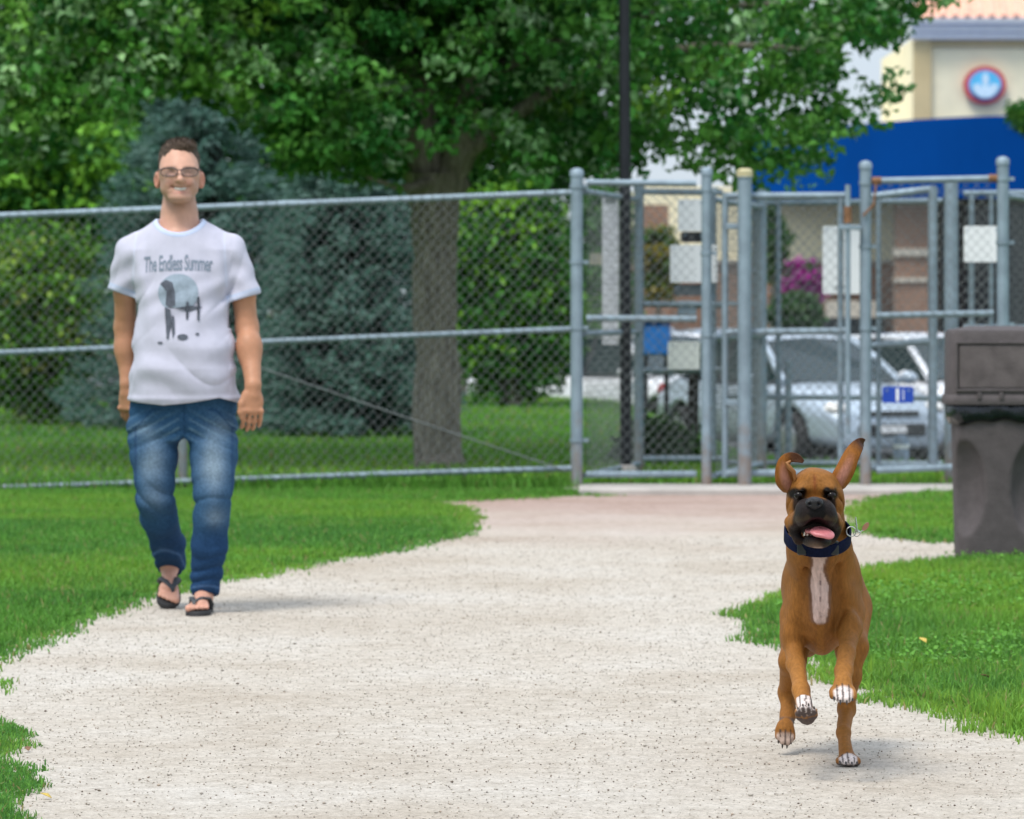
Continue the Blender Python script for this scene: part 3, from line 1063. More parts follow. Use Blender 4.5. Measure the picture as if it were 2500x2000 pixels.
post(gp2, FX(2322, 28.4), 28.4, -0.05, FZ(442, 28.4), 0.046, cap=False)
# --- side walls of the enclosure running away from the viewer
def side(name, label, a, b, zt, rows=(0.0, 0.5, 1.0)):
    """bay from plan point a to b"""
    a = np.array(a, float); b = np.array(b, float)
    t = thing(name, label, "fence panel", ((a[0] + b[0]) / 2, (a[1] + b[1]) / 2, 0))
    for fr in rows:
        z = 0.10 + (zt - 0.10) * fr
        rail(t, (a[0], a[1], z), (b[0], b[1], z), 0.020)
    post(t, b[0], b[1], -0.6, zt + 0.10, 0.034)
    W = np.linalg.norm(b - a)
    mesh_part(t, a, b, lambda s: 0.10 + 0 * s, lambda s: zt + 0 * s)
    return t


bx = FX(1560, 29.7)
side("fence_panel", "chain link side bay running back from the left gate post", (xP1 + 0.05, FY + 0.05), (bx, 29.7), 1.93)
side("fence_panel", "chain link side bay running back behind the thick gate post", (FX(1745), FY + 0.1), (FX(1860, 29.7), 29.7), 1.88)
side("fence_panel", "chain link bay leading away at the right picture edge", (FX(2460), FY + 0.02), (3.9, 29.6), 1.90)
panel("fence_panel", "rear chain link bay of the gate enclosure carrying white signs", "fence panel", (1560, 1765), None, [(468, 470), (742, 746), (905, 903), (1120, 1120)], 29.7, 0.022,
      verts=((1742, 466, 1120, 0.02),))
panel("fence_panel", "rear chain link bay beyond the middle gate leaf", "fence panel", (1775, 2300), None, [(497, 490), (968, 972), (1130, 1132)], 29.9, 0.020, verts=((1845, 490, 1130, 0.024), (1900, 470, 1130, 0.02), (1925, 880, 1110, 0.024)))
panel("fence_panel", "rear chain link bay above the bin with a pale top rail", "fence panel", (2352, 2560), None, [(472, 470), (800, 800), (1130, 1130)], 29.9, 0.020, verts=((2372, 470, 1130, 0.02), (2420, 470, 1130, 0.018)))


def plate(px0, py0, px1, py1, Y, m, label, name="sign", cat="sign", th=0.008, extra=None, rad=0.012):
    x0, x1, z0, z1 = FX(px0, Y), FX(px1, Y), FZ(py1, Y), FZ(py0, Y)
    t = thing(name, label, cat, ((x0 + x1) / 2, Y, z0))
    poly = []
    for (cx, cz, a0) in ((x1 - rad, z1 - rad, 0), (x0 + rad, z1 - rad, 90), (x0 + rad, z0 + rad, 180), (x1 - rad, z0 + rad, 270)):
        for k in range(4):
            a = math.radians(a0 + 30 * k)
            poly.append((cx + rad * math.cos(a), cz + rad * math.sin(a)))
    MB().prism(poly[::-1], Y - th, Y).build("plate", m, t)
    for sx in (x0 + 0.03, x1 - 0.03):
        MB().tube([(sx, Y - th - 0.003, z1 - 0.025), (sx, Y - th, z1 - 0.025)], 0.007, 8).build("bolt", M_GALV, t)
    if extra:
        extra(t, x0, x1, z0, z1, Y - th)
    return t


plate(1655, 487, 1722, 565, 29.62, M_SIGN, "small white sign high on the rear bay of the gate enclosure")
plate(1636, 598, 1752, 690, 29.62, M_SIGN, "wide white sign in the middle of the rear enclosure bay")
plate(1630, 834, 1708, 902, 29.62, mat("offwhite_plate", (0.76, 0.78, 0.74), 0.6, var=0.06), "off-white square sign low on the rear enclosure bay")
plate(1662, 566, 1722, 592, 29.64, M_BLACK, "dark narrow sign between two white signs on the rear bay")
plate(1645, 694, 1722, 722, 29.64, mat("slate_plate", (0.09, 0.11, 0.12), 0.6), "dark grey sign under the wide white sign")
plate(2353, 552, 2442, 640, 29.6, M_SIGN, "white square sign above the bin on dark fence")
M_INKS = mat("grey_print", (0.25, 0.27, 0.28), 0.8)
BANN = mat("white_banner_cloth", (0.90, 0.91, 0.92), 0.7, var=0.03)
plate(2008, 552, 2104, 718, 29.8, BANN, "tall white notice board with a faint line behind the middle gate", "notice_board", "board", 0.01,
      lambda t, x0, x1, z0, z1, Y: MB().box((x0 + 0.08, Y - 0.004, z0 + 0.045), (x0 + 0.16, Y - 0.001, z0 + 0.055)).build("printed_line", M_INKS, t))

M_STRIP = mat("pale_lavender_strip", (0.80, 0.80, 0.88), 0.6, var=0.18, scale=16)
plate(1470, 476, 1510, 842, 29.2, M_STRIP, "tall narrow pale sign strip on the left enclosure side", th=0.006,
      extra=lambda t, x0, x1, z0, z1, Y: MB().box((x0 + 0.02, Y - 0.004, z1 - 0.055), (x1 - 0.02, Y - 0.001, z1 - 0.02)).build("printed_heading", M_INKS, t))
plate(1440, 618, 1528, 646, 29.3, mat("beige_plate", (0.48, 0.44, 0.34), 0.7, var=0.1), "small beige plate crossing the tall narrow sign strip")
M_BLUE = mat("blue_sign_enamel", (0.012, 0.060, 0.42), 0.4, var=0.08)


def blue_marks(t, x0, x1, z0, z1, Y):
    w = x1 - x0
    MB().box((x0 + w * 0.44, Y - 0.003, z0 + 0.012), (x0 + w * 0.53, Y - 0.0006, z1 - 0.012)).build("white_mark", M_SIGN, t)
    MB().box((x0 + w * 0.66, Y - 0.003, z0 + 0.02), (x0 + w * 0.69, Y - 0.0006, z1 - 0.02)).build("white_mark", M_SIGN, t)


plate(2154, 944, 2230, 984, FY - 0.05, M_BLUE, "small blue sign on the fence bay right of the dog's ear", th=0.005, extra=blue_marks)
# latch shelf with box on the rear bay
lb = thing("latch_box", "grey steel latch box on the rear rail of the enclosure", "latch", at(1690, 750, 29.58))
MB().box(tuple(at(1655, 770, 29.55)), tuple(at(1700, 735, 29.61)), bev=0.006).build("box", M_GALV, lb)
MB().box(tuple(at(1640, 746, 29.53)), tuple(at(1800, 736, 29.57)), bev=0.003).build("sliding_bar", M_GALV, lb)


# --- bin
def build_bin():
    Y = 20.05
    S = Y / F_PX
    cx = FX(2431, Y)
    t = thing("litter_bin", "brown plastic litter bin with square hood and black liner bag", "bin", (cx, Y, 0))
    M_BROWN = mat("brown_moulded_plastic", (0.096, 0.083, 0.084), 0.8, spec=0.2, var=0.12, scale=22, bump=0.35, bscale=120)
    z = lambda py: FZ(py, Y)
    f = Field((cx - 0.27, Y - 0.27, -0.02), (cx + 0.27, Y + 0.27, z(985)), 0.009)
    f.loft([-0.01, 0.03, z(1000) - 0.02], [cx] * 3, [Y] * 3, [0.183, 0.188, 0.205], [0.183, 0.188, 0.205], 0.0, p=7)
    for s in (-1, 1):
        for ya in (-1, 1):
            f.ell((cx + s * 0.165, Y + ya * 0.205, z(1190)), (0.105, 0.080, 0.225), 0.012, '-')
    V, Q = f.mesh(1)
    mesh_np("bin_body", V, quads=Q, mat=M_BROWN, parent=t)
    # liner bag: wrinkled skirt
    mb = MB(); n = 72; v = []; rr = np.random.RandomState(4)
    ph = rr.uniform(0, 6.28, 4)
    for (zz, g) in ((z(974), 0.215), (z(994), 0.226), (z(1012), 0.227), (z(1028), 0.214)):
        for i in range(n):
            a = 2 * math.pi * i / n
            ca, sa = math.cos(a), math.sin(a)
            q = (abs(ca) ** 7 + abs(sa) ** 7) ** (-1 / 7)
            w = 0.0045 * math.sin(9 * a + ph[0] + zz * 30) + 0.003 * math.sin(23 * a + ph[1])
            dz = 0.010 * math.sin(3 * a + ph[2]) * (zz < z(1000)) + 0.006 * math.sin(11 * a + ph[3]) * (zz < z(1010))
            v.append((cx + ca * q * (g + w), Y + sa * q * (g + w), zz + dz))
    mb.add(v, [(k * n + i, k * n + (i + 1) % n, (k + 1) * n + (i + 1) % n, (k + 1) * n + i) for k in range(3) for i in range(n)])
    bag = mb.build("liner_bag", mat("black_bin_bag", (0.010, 0.012, 0.018), 0.22, var=0.3, scale=30, bump=0.3, bscale=40), t, smooth=True)
    sm = bag.modifiers.new("thick", 'SOLIDIFY'); sm.thickness = 0.003
    # hood
    h0, h1, zl = 0.238, 0.232, z(985)
    hood = MB()
    prof = [(0.242, z(986)), (0.246, z(978)), (0.242, z(966)), (0.234, z(962)), (0.230, z(815)), (0.222, z(806)), (0.12, z(796))]
    v = []; n = 48
    for (r_, zz) in prof:
        for i in range(n):
            a = 2 * math.pi * (i + 0.5) / n
            ca, sa = math.cos(a), math.sin(a)
            q = (abs(ca) ** 10 + abs(sa) ** 10) ** (-1 / 10)
            v.append((cx + ca * q * r_, Y + sa * q * r_, zz))
    fs = [(k * n + i, k * n + (i + 1) % n, (k + 1) * n + (i + 1) % n, (k + 1) * n + i) for k in range(len(prof) - 1) for i in range(n)]
    fs += [tuple(range(n - 1, -1, -1)), tuple(range((len(prof) - 1) * n, len(prof) * n))]
    hood.add(v, fs)
    ho = hood.build("hood", M_BROWN, t, smooth=True)
    # swing flap set in a raised frame
    fy = Y - 0.232
    for (a, b, c, d) in ((2328, 833, 2534, 839), (2328, 948, 2534, 954), (2328, 839.5, 2333, 947.5), (2529, 839.5, 2534, 947.5)):
        MB().box((FX(a, Y), fy - 0.010, z(d)), (FX(c, Y), fy + 0.006, z(b)), bev=0.002).build("flap_frame", M_BROWN, ho)
    MB().box((FX(2336, Y), fy - 0.004, z(945)), (FX(2526, Y), fy + 0.006, z(842)), bev=0.003).build("flap", mat("brown_flap_plastic", (0.120, 0.101, 0.101), 0.85, spec=0.2, var=0.22, scale=12, bump=0.3, bscale=90), ho)
    for px in (2384, 2437):
        MB().box((FX(px, Y) - 0.010, fy - 0.020, z(972)), (FX(px, Y) + 0.010, fy - 0.004, z(956)), bev=0.002).build("hinge_lug", M_BROWN, ho)
    t.rotation_euler.z = math.radians(-3)


build_bin()
# ------------------------------------------------------------------ trees, shrubs
M_LEAF = mat_leaf("tree_leaves", 0.22, 0.5, 0.18)
M_NEEDLE = mat_leaf("spruce_needles", 0.10, 0.6, 0.25)


def bark_material():
    m, nt, N, L, b = new_mat("furrowed_bark")
    b.inputs["Roughness"].default_value = 0.95
    tc = N.new("ShaderNodeTexCoord"); mp = N.new("ShaderNodeMapping"); mp.inputs["Scale"].default_value = (9, 9, 1.6)
    L.new(tc.outputs["Object"], mp.inputs["Vector"])
    n1 = N.new("ShaderNodeTexNoise"); n1.inputs["Scale"].default_value = 3; n1.inputs["Detail"].default_value = 9; n1.inputs["Roughness"].default_value = 0.7
    L.new(mp.outputs[0], n1.inputs["Vector"])
    r = N.new("ShaderNodeValToRGB")
    r.color_ramp.elements[0].position = 0.35; r.color_ramp.elements[0].color = (0.145, 0.12, 0.096, 1)
    r.color_ramp.elements[1].position = 0.68; r.color_ramp.elements[1].color = (0.50, 0.44, 0.36, 1)
    L.new(n1.outputs[0], r.inputs[0]); L.new(r.outputs[0], b.inputs["Base Color"])
    bp = N.new("ShaderNodeBump"); bp.inputs["Strength"].default_value = 1.0; bp.inputs["Distance"].default_value = 0.03
    L.new(n1.outputs[0], bp.inputs["Height"]); L.new(bp.outputs[0], b.inputs["Normal"])
    return m


M_BARK = bark_material()


def limb(pts, rs, n=12, seed=0):
    """bent, uneven limb"""
    r = np.random.RandomState(seed)
    P = np.array(pts, float); t = np.linspace(0, 1, len(P)); tt = np.linspace(0, 1, len(P) * 4)
    Q_ = np.stack([np.interp(tt, t, P[:, i]) for i in range(3)], 1)
    for _ in range(3):
        Q_[1:-1] = .25 * Q_[:-2] + .5 * Q_[1:-1] + .25 * Q_[2:]
    R = np.interp(tt, t, rs)
    Q_[1:-1] += r.normal(size=Q_[1:-1].shape) * (R[1:-1, None] * 0.06)
    R = R * (1 + 0.05 * r.normal(size=len(R)))
    return list(map(tuple, Q_)), list(R)


def cloud(centers, rad, per, size, cols, seed, droop=0.25, up=1.0, fold=0.25, aspect=0.66):
    """leaf faces in uneven clumps round the given centres"""
    r = np.random.RandomState(seed)
    n = len(centers)
    k = np.repeat(np.arange(n), per)
    d = r.normal(size=(len(k), 3))
    d /= np.linalg.norm(d, axis=1)[:, None]
    d *= (r.uniform(size=(len(k), 1)) ** 0.45)
    d[:, 2] *= 0.62
    C = centers[k] + d * np.asarray(rad)[k][:, None]
    C[:, 2] -= droop * np.asarray(rad)[k] * (d[:, 0] ** 2 + d[:, 1] ** 2)
    lead = cols[k] * r.uniform(0.65, 1.35, (len(k), 1))
    sz = np.asarray(size)[k] * r.uniform(0.65, 1.35, len(k)) if hasattr(size, "__len__") else size * r.uniform(0.65, 1.35, len(k))
    return leaf_cards(C, sz, up, lead, seed + 1, fold, aspect)


def pick(r, n, table):
    """random colours from [(weight,(r,g,b)),...]"""
    w = np.array([t[0] for t in table], float); w /= w.sum()
    i = r.choice(len(table), n, p=w)
    return np.array([t[1] for t in table])[i]


# --- big maple by the fence
def build_maple():
    Yt = 31.4
    s = Yt / F_PX
    bx = at(1070, 0, Yt)[0]
    t = thing("maple_tree", "broad maple tree with drooping branches and thick trunk behind the fence", "tree", (bx, Yt, 0))
    trunk = MB()
    p, r_ = limb([(bx, Yt, -0.1), (bx, Yt, 0.12), (bx - 0.02, Yt, 0.9), (bx - 0.02, Yt, 1.6), (at(1062, 0, Yt)[0], Yt, at(0, 560, Yt)[2]), (at(1058, 0, Yt)[0], Yt, at(0, 420, Yt)[2])],
                 [0.235, 0.185, 0.165, 0.160, 0.175, 0.205], 14, 1)
    trunk.tube(p, r_, 16)
    tr = trunk.build("trunk", M_BARK, t, smooth=True)
    Z = lambda py: at(0, py, Yt)[2]
    X = lambda px: at(px, 0, Yt)[0]
    limbs = [([(X(1050), Yt, Z(450)), (X(1025), Yt, Z(300)), (X(1010), Yt + .1, Z(150)), (X(985), Yt, Z(-60)), (X(960), Yt, 5.2), (X(950), Yt, 6.6)], [0.15, 0.13, 0.12, 0.11, 0.08, 0.04]),
             ([(X(1090), Yt, Z(460)), (X(1130), Yt - .1, Z(370)), (X(1150), Yt - .2, Z(250)), (X(1180), Yt - .3, Z(60)), (X(1250), Yt - .4, 4.6), (X(1300), Yt - .3, 6.2)], [0.14, 0.115, 0.10, 0.085, 0.07, 0.03]),
             ([(X(1120), Yt - .1, Z(390)), (X(1300), Yt - .4, Z(250)), (X(1500), Yt - .7, Z(160)), (X(1750), Yt - .8, Z(120)), (X(2050), Yt - .9, Z(150))], [0.07, 0.055, 0.045, 0.03, 0.01]),
             ([(X(1160), Yt - .2, Z(200)), (X(1400), Yt + .5, Z(60)), (X(1700), Yt + .8, Z(0)), (X(2100), Yt + .8, Z(-20))], [0.06, 0.05, 0.03, 0.01]),
             ([(X(1030), Yt, Z(320)), (X(860), Yt - .6, Z(250)), (X(650), Yt - 1.0, Z(200)), (X(400), Yt - 1.2, Z(180))], [0.06, 0.045, 0.03, 0.01]),
             ([(X(1012), Yt, Z(160)), (X(800), Yt + .5, Z(40)), (X(500), Yt + .6, Z(0)), (X(100), Yt + .6, Z(20))], [0.06, 0.05, 0.03, 0.01]),
             ([(X(1060), Yt - .1, Z(440)), (X(990), Yt - .5, Z(470)), (X(905), Yt - .8, Z(440))], [0.05, 0.03, 0.012])]
    for i, (pp, rr) in enumerate(limbs):
        p, r_ = limb(pp, rr, 10, 10 + i)
        MB().tube(p, r_, 10).build("limb", M_BARK, t, smooth=True)
    r = np.random.RandomState(77)
    # lower edge of the crown along the picture, in photo pixels
    ex = np.array([-250, 0, 150, 300, 420, 520, 620, 720, 830, 950, 1010, 1150, 1250, 1380, 1480, 1560, 1650, 1750, 1830, 1900, 1960, 2000, 2060, 2130, 2200, 2260, 2330, 2500])
    ey = np.array([420, 400, 330, 250, 215, 225, 300, 390, 430, 420, 330, 440, 430, 400, 395, 420, 400, 390, 445, 430, 440, 395, 260, 300, 290, 110, 40, -60])
    C = []; 
    n = 3300
    px = r.uniform(-300, 2330, n)
    Yc = Yt + r.uniform(-2.1, 2.4, n)
    low = np.interp(px, ex, ey) + r.normal(0, 14, n)
    u = r.uniform(size=n) ** 1.15
    py = low - 18 - u * (low + 130)
    # open gaps in the right half where the sky shows
    P = np.stack([px * 0.01, py * 0.016, Yc * 0.35], 1)
    dens = np.where(px > 1200, 0.52, 0.80) - 0.25 * ((px > 1620) & (py > 225) & (py < 420)) + 0.12 * ((px > 1200) & (px < 1800) & (py < 230))
    keep = wob(P, 1.7, 5) * 0.75 + dens > r.uniform(size=n)
    # window below the branches between the lamp post and the shop
    keep &= ~((px > 1560) & (px < 1690) & (py > 290) & (py < 350) & (r.uniform(size=n) < 0.6))
    keep &= ~((px > 2030) & (py > 95) & (py < 235) & (r.uniform(size=n) < 0.93)) & ~((px > 2190) & (py > 30)) & ~((px > 2255) & (py > -25))
    keep &= ~((np.abs(px - 1075 - 0.1 * (430 - py)) < 115) & (py > 175) & (py < 470) & (Yc < Yt + 0.25) & (r.uniform(size=n) < 0.82))
    px, py, Yc = px[keep], py[keep], Yc[keep]
    Cv = np.stack([at(a, b, c) for a, b, c in zip(px, py, Yc)])
    rad = r.uniform(0.13, 0.27, len(Cv))
    cols = pick(r, len(Cv), [(4, (0.026, 0.135, 0.022)), (5, (0.060, 0.215, 0.034)), (4, (0.11, 0.30, 0.05)), (1.6, (0.22, 0.42, 0.16)), (0.5, (0.18, 0.36, 0.045))])
    leftish = (px < 620) & (r.uniform(size=len(px)) < 0.55)
    cols[leftish] = pick(r, leftish.sum(), [(3, (0.10, 0.30, 0.045)), (3, (0.18, 0.40, 0.07)), (2.5, (0.30, 0.50, 0.22))])
    v1 = cloud(Cv, rad, 32, 0.076, cols, 78)
    # pale undersides
    r2 = np.random.RandomState(80)
    sel = r2.uniform(size=len(Cv)) < 0.20
    v2 = cloud(Cv[sel], rad[sel] * 0.9, 14, 0.080, np.tile(np.array([[0.30, 0.45, 0.25]]), (sel.sum(), 1)), 81)
    # upper crown out of the frame, which shades the lower part
    n = 750
    th = r.uniform(0, 6.28, n); rr = np.sqrt(r.uniform(size=n)); zz = r.uniform(3.6, 8.2, n)
    env = 4.4 * np.sqrt(np.clip(1 - ((zz - 4.6) / 4.0) ** 2, 0.05, 1))
    Cu = np.stack([bx + 0.2 + rr * env * np.cos(th), Yt + rr * env * 0.85 * np.sin(th), zz], 1)
    Cu = Cu[(Cu[:, 0] < 0.3)]; n = len(Cu)
    m_ = 700
    th2 = r.uniform(0, 6.28, m_); rr2 = 1.5 * np.sqrt(r.uniform(size=m_))
    Cu = np.concatenate([Cu, np.stack([bx - 0.1 + rr2 * np.cos(th2), Yt + rr2 * np.sin(th2), r.uniform(3.45, 6.0, m_)], 1)]); n = len(Cu)
    v3 = cloud(Cu, np.full(n, 0.42), 16, 0.17, pick(r, n, [(1, (0.03, 0.11, 0.02)), (1, (0.05, 0.15, 0.025))]), 83)
    Vv = np.concatenate([v1[0], v2[0], v3[0]])
    o1 = len(v1[0]); o2 = o1 + len(v2[0])
    T = np.concatenate([v1[1], v2[1] + o1, v3[1] + o2])
    cc = np.concatenate([v1[2], v2[2], v3[2]])
    mesh_np("crown", Vv, tris=T, mat=M_LEAF, parent=t, col=cc, kind="stuff", smooth=False)


build_maple()


# --- blue spruces
def build_spruce(px, Y, top_py, base_py, half_px, label, seed, n=5200):
    c = at(px, 0, Y); zt = at(0, top_py, Y)[2]; zb = at(0, base_py, Y)[2]
    R = half_px * Y / F_PX
    t = thing("spruce_tree", label, "tree", (c[0], Y, 0))
    MB().tube([(c[0], Y, -0.1), (c[0], Y, zt * 0.6), (c[0], Y, zt - 0.1)], [0.14, 0.08, 0.02], 10).build("trunk", M_BARK, t, smooth=True)
    r = np.random.RandomState(seed)
    # boughs: whorls of drooping arms, sprigs along them
    C = []; Dd = []; Sh = []
    nb = 270
    for i in range(nb):
        f_ = (i + r.uniform()) / nb
        z = zb + (zt - zb) * f_ ** 1.05
        L_ = R * (1 - f_) ** 0.48 * r.uniform(0.78, 1.12) + 0.12
        a = r.uniform(0, 6.28)
        if math.sin(a) > 0.6 and r.uniform() < 0.5:
            a = -a
        m = int(12 + 20 * L_ / R)
        u = np.sqrt(r.uniform(0.10, 1.0, m))
        sidew = r.normal(0, 0.17, m) * L_ * (1.05 - u * 0.6)
        x = c[0] + math.cos(a) * L_ * u - math.sin(a) * sidew
        y = Y + math.sin(a) * L_ * u + math.cos(a) * sidew
        zz = z - 0.10 * L_ * u + 0.16 * L_ * u ** 3 + r.normal(0, 0.035, m)
        C.append(np.stack([x, y, zz], 1))
        d = np.stack([np.cos(a) + r.normal(0, .45, m), np.sin(a) + r.normal(0, .45, m), 0.15 + r.normal(0, .3, m)], 1)
        Dd.append(d)
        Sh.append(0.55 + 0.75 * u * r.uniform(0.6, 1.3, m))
    C = np.concatenate(C); Dd = np.concatenate(Dd); Sh = np.concatenate(Sh)
    Dd /= np.linalg.norm(Dd, axis=1)[:, None]
    n = len(C); k = 15
    L_ = r.uniform(0.10, 0.19, n)
    s = np.linspace(0, 1, k)
    # needles: thin triangles round each sprig
    e1 = np.cross(Dd, np.array([0, 0, 1.0])); e1 /= np.linalg.norm(e1, axis=1)[:, None] + 1e-9
    e2 = np.cross(Dd, e1)
    ang = r.uniform(0, 6.28, (n, k))
    nd = e1[:, None, :] * np.cos(ang)[..., None] + e2[:, None, :] * np.sin(ang)[..., None]
    root_ = C[:, None, :] + Dd[:, None, :] * (s[None, :, None] * L_[:, None, None])
    tipv = root_ + (nd * 0.75 + Dd[:, None, :] * 0.8) * (0.052 * r.uniform(0.7, 1.2, (n, k, 1)))
    wv = np.cross(nd, Dd[:, None, :]) * 0.0065
    Vv = np.stack([root_ - wv, root_ + wv, tipv], 2).reshape(-1, 3)
    T = np.arange(n * k * 3).reshape(-1, 3)
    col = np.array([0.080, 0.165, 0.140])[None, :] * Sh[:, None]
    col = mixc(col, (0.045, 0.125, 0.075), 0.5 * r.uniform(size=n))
    col = mixc(col, (0.25, 0.37, 0.34), 0.45 * (r.uniform(size=n) < 0.3))
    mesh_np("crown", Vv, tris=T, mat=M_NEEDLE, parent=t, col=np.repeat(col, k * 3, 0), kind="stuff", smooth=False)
    # dark inner mass of twigs
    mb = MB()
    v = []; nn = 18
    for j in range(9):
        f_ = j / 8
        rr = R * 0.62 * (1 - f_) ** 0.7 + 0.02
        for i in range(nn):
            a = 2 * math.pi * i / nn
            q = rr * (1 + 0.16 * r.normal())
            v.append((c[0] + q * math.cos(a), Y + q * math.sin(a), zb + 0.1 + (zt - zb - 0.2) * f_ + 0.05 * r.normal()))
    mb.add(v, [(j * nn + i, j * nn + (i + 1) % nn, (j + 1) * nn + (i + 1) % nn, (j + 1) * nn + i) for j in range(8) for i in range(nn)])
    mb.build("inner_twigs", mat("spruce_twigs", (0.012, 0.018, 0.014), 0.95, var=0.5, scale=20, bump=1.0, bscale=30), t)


build_spruce(490, 41.0, 200, 1035, 295, "blue-green spruce tree standing behind the person's head", 91)
build_spruce(850, 38.5, 360, 1045, 225, "lower blue-green spruce tree left of the maple trunk", 92)


# --- other broadleaf trees and shrubs
def shrub(name, label, cat, px, py_top, py_base, half_px, Y, table, seed, n=420, per=26, size=0.075, rad=(0.12, 0.25), trunk=True, stems=5, group=None):
    s = Y / F_PX
    c = at(px, 0, Y); zt = at(0, py_top, Y)[2]; zb = at(0, py_base, Y)[2]
    g0 = float(terrain(np.array([c[0]]), np.array([Y]))[0])
    t = thing(name, label, cat, (c[0], Y, g0), group)
    r = np.random.RandomState(seed)
    R = half_px * s; H = (zt - zb) / 2; cz = (zt + zb) / 2
    d = r.normal(size=(n, 3)); d /= np.linalg.norm(d, axis=1)[:, None]
    d *= r.uniform(0.35, 1.0, (n, 1)) ** 0.6
    lump = 1 + 0.16 * wob(d, 4.0, seed)
    C = np.stack([c[0] + d[:, 0] * R * lump, Y + d[:, 1] * R * 0.85 * lump, cz + d[:, 2] * H * lump], 1)
    C[:, 2] = np.maximum(C[:, 2], g0 + 0.12)
    cols = pick(r, n, table)
    v = cloud(C, r.uniform(rad[0], rad[1], n), per, size, cols, seed + 1)
    mesh_np("crown", v[0], tris=v[1], mat=M_LEAF, parent=t, col=v[2], kind="stuff", smooth=False)
    for i in range(stems):
        a = 6.28 * i / stems + r.uniform(0, 1)
        sp = 0.0 if stems == 1 else 0.06
        p, r_ = limb([(c[0] + sp * math.cos(a), Y + sp * math.sin(a), g0 - 0.05), (c[0] + R * .25 * math.cos(a), Y + R * .25 * math.sin(a), cz - H * .3), (c[0] + R * .6 * math.cos(a), Y + R * .6 * math.sin(a), cz + H * .4)],
                     [0.03 + 0.03 * (stems == 1) + R * 0.02, 0.03, 0.008], 8, seed + i)
        MB().tube(p, r_, 8).build("trunk" if stems == 1 else "stem", M_BARK, t, smooth=True)
    return t


DG = [(5, (0.028, 0.120, 0.020)), (4, (0.06, 0.20, 0.028)), (2, (0.12, 0.30, 0.04))]
YG = [(4, (0.06, 0.18, 0.026)), (4, (0.13, 0.30, 0.04)), (2, (0.28, 0.42, 0.07))]
shrub("shrub", "bushy dark green shrub right of the maple trunk with yellow-green tips", "shrub", 1250, 420, 985, 165, 50.0, DG + [(3, (0.20, 0.42, 0.035))], 101, 620, 26, 0.10, (0.17, 0.34))
shrub("shrub", "yellow-green shrub at the left picture edge behind the fence", "shrub", 95, 540, 1040, 180, 42.0, YG + [(1, (0.22, 0.24, 0.07))], 103, 460, 24, 0.075, (0.15, 0.30))
shrub("broadleaf_tree", "leafy tree at the left picture edge above the yellow-green shrub", "tree", 60, 180, 760, 330, 44.0, DG + [(4, (0.16, 0.38, 0.035))], 105, 700, 24, 0.10, (0.18, 0.34), stems=1)
shrub("broadleaf_tree", "tall dense tree far behind the two spruces", "tree", 640, -120, 640, 420, 56.0, DG, 107, 700, 24, 0.14, (0.28, 0.5), stems=1)
shrub("broadleaf_tree", "tall dense tree far behind the maple trunk", "tree", 1120, -150, 760, 330, 58.0, DG, 109, 620, 24, 0.14, (0.28, 0.5), stems=1)
shrub("broadleaf_tree", "dark dense tree far off at the left picture edge", "tree", 120, -150, 700, 300, 60.0, DG, 111, 520, 24, 0.15, (0.3, 0.5), stems=1)
shrub("shrub", "dark green hedge bush behind the left enclosure side and lamp post", "shrub", 1478, 425, 940, 62, 55.0, DG, 125, 260, 24, 0.10, (0.17, 0.32))
shrub("broadleaf_tree", "yellowing young tree beyond the rear bay of the gate enclosure", "tree", 1600, 535, 745, 52, 62.0, [(3, (0.16, 0.20, 0.03)), (2, (0.30, 0.24, 0.04)), (2, (0.07, 0.14, 0.03))], 113, 90, 20, 0.10, (0.12, 0.22), stems=1)
shrub("shrub", "rounded dark green shrub below the purple flowers in the car park", "shrub", 1945, 715, 812, 62, 64.0, [(3, (0.04, 0.11, 0.035)), (2, (0.08, 0.16, 0.05))], 115, 110, 20, 0.10, (0.12, 0.22))
shrub("shrub", "slim green tree against the cream shop wall behind the thick gate post", "shrub", 1880, 500, 690, 36, 66.0, [(3, (0.04, 0.12, 0.03)), (2, (0.09, 0.18, 0.04))], 117, 90, 20, 0.10, (0.12, 0.22), stems=1)
shrub("flowering_shrub", "flowering shrub with bright purple blossom before the brick wall", "shrub", 1958, 632, 735, 56, 68.0, [(4, (0.42, 0.05, 0.30)), (2, (0.50, 0.12, 0.40)), (1, (0.07, 0.12, 0.04))], 119, 90, 20, 0.09, (0.10, 0.2))
shrub("shrub", "dark low weeds filling the foot of the gate enclosure", "shrub", 1610, 1020, 1165, 105, 31.8, [(4, (0.030, 0.085, 0.018)), (2, (0.06, 0.13, 0.03))], 121, 150, 22, 0.05, (0.08, 0.15))
shrub("shrub", "leafy branch hanging in at the right picture edge before the shop emblem", "shrub", 2520, 240, 330, 60, 60.0, DG, 123, 60, 20, 0.10, (0.12, 0.22), stems=1)

# --- lamp post
Yl = 28.95
lx = at(1528, 0, Yl)[0]
gl_ = float(terrain(np.array([lx]), np.array([Yl]))[0])
lp = thing("lamp_post", "dark steel lamp post rising between the maple's branches", "lamp post", (lx, Yl, gl_))
MB().tube([(lx, Yl, gl_), (lx - 0.01, Yl, 3.2), (at(1518, 0, Yl)[0], Yl, 6.2)], [0.040, 0.038, 0.034], 14).build("pole", M_BLACK, lp, smooth=True)
MB().tube([(lx, Yl, gl_), (lx, Yl, gl_ + 0.10), (lx, Yl, gl_ + 0.12)], [0.075, 0.07, 0.05], 16).build("base", M_CONC, lp, smooth=True)
MB().tube([(at(1518, 0, Yl)[0], Yl, 6.1), (at(1760, 0, Yl)[0], Yl, 6.3)], 0.02, 10).build("arm", M_BLACK, lp, smooth=True)
MB().box((at(1770, 0, Yl)[0], Yl - 0.10, 6.24), (at(1900, 0, Yl)[0], Yl + 0.10, 6.36), bev=0.02).build("lamp_head", M_BLACK, lp)

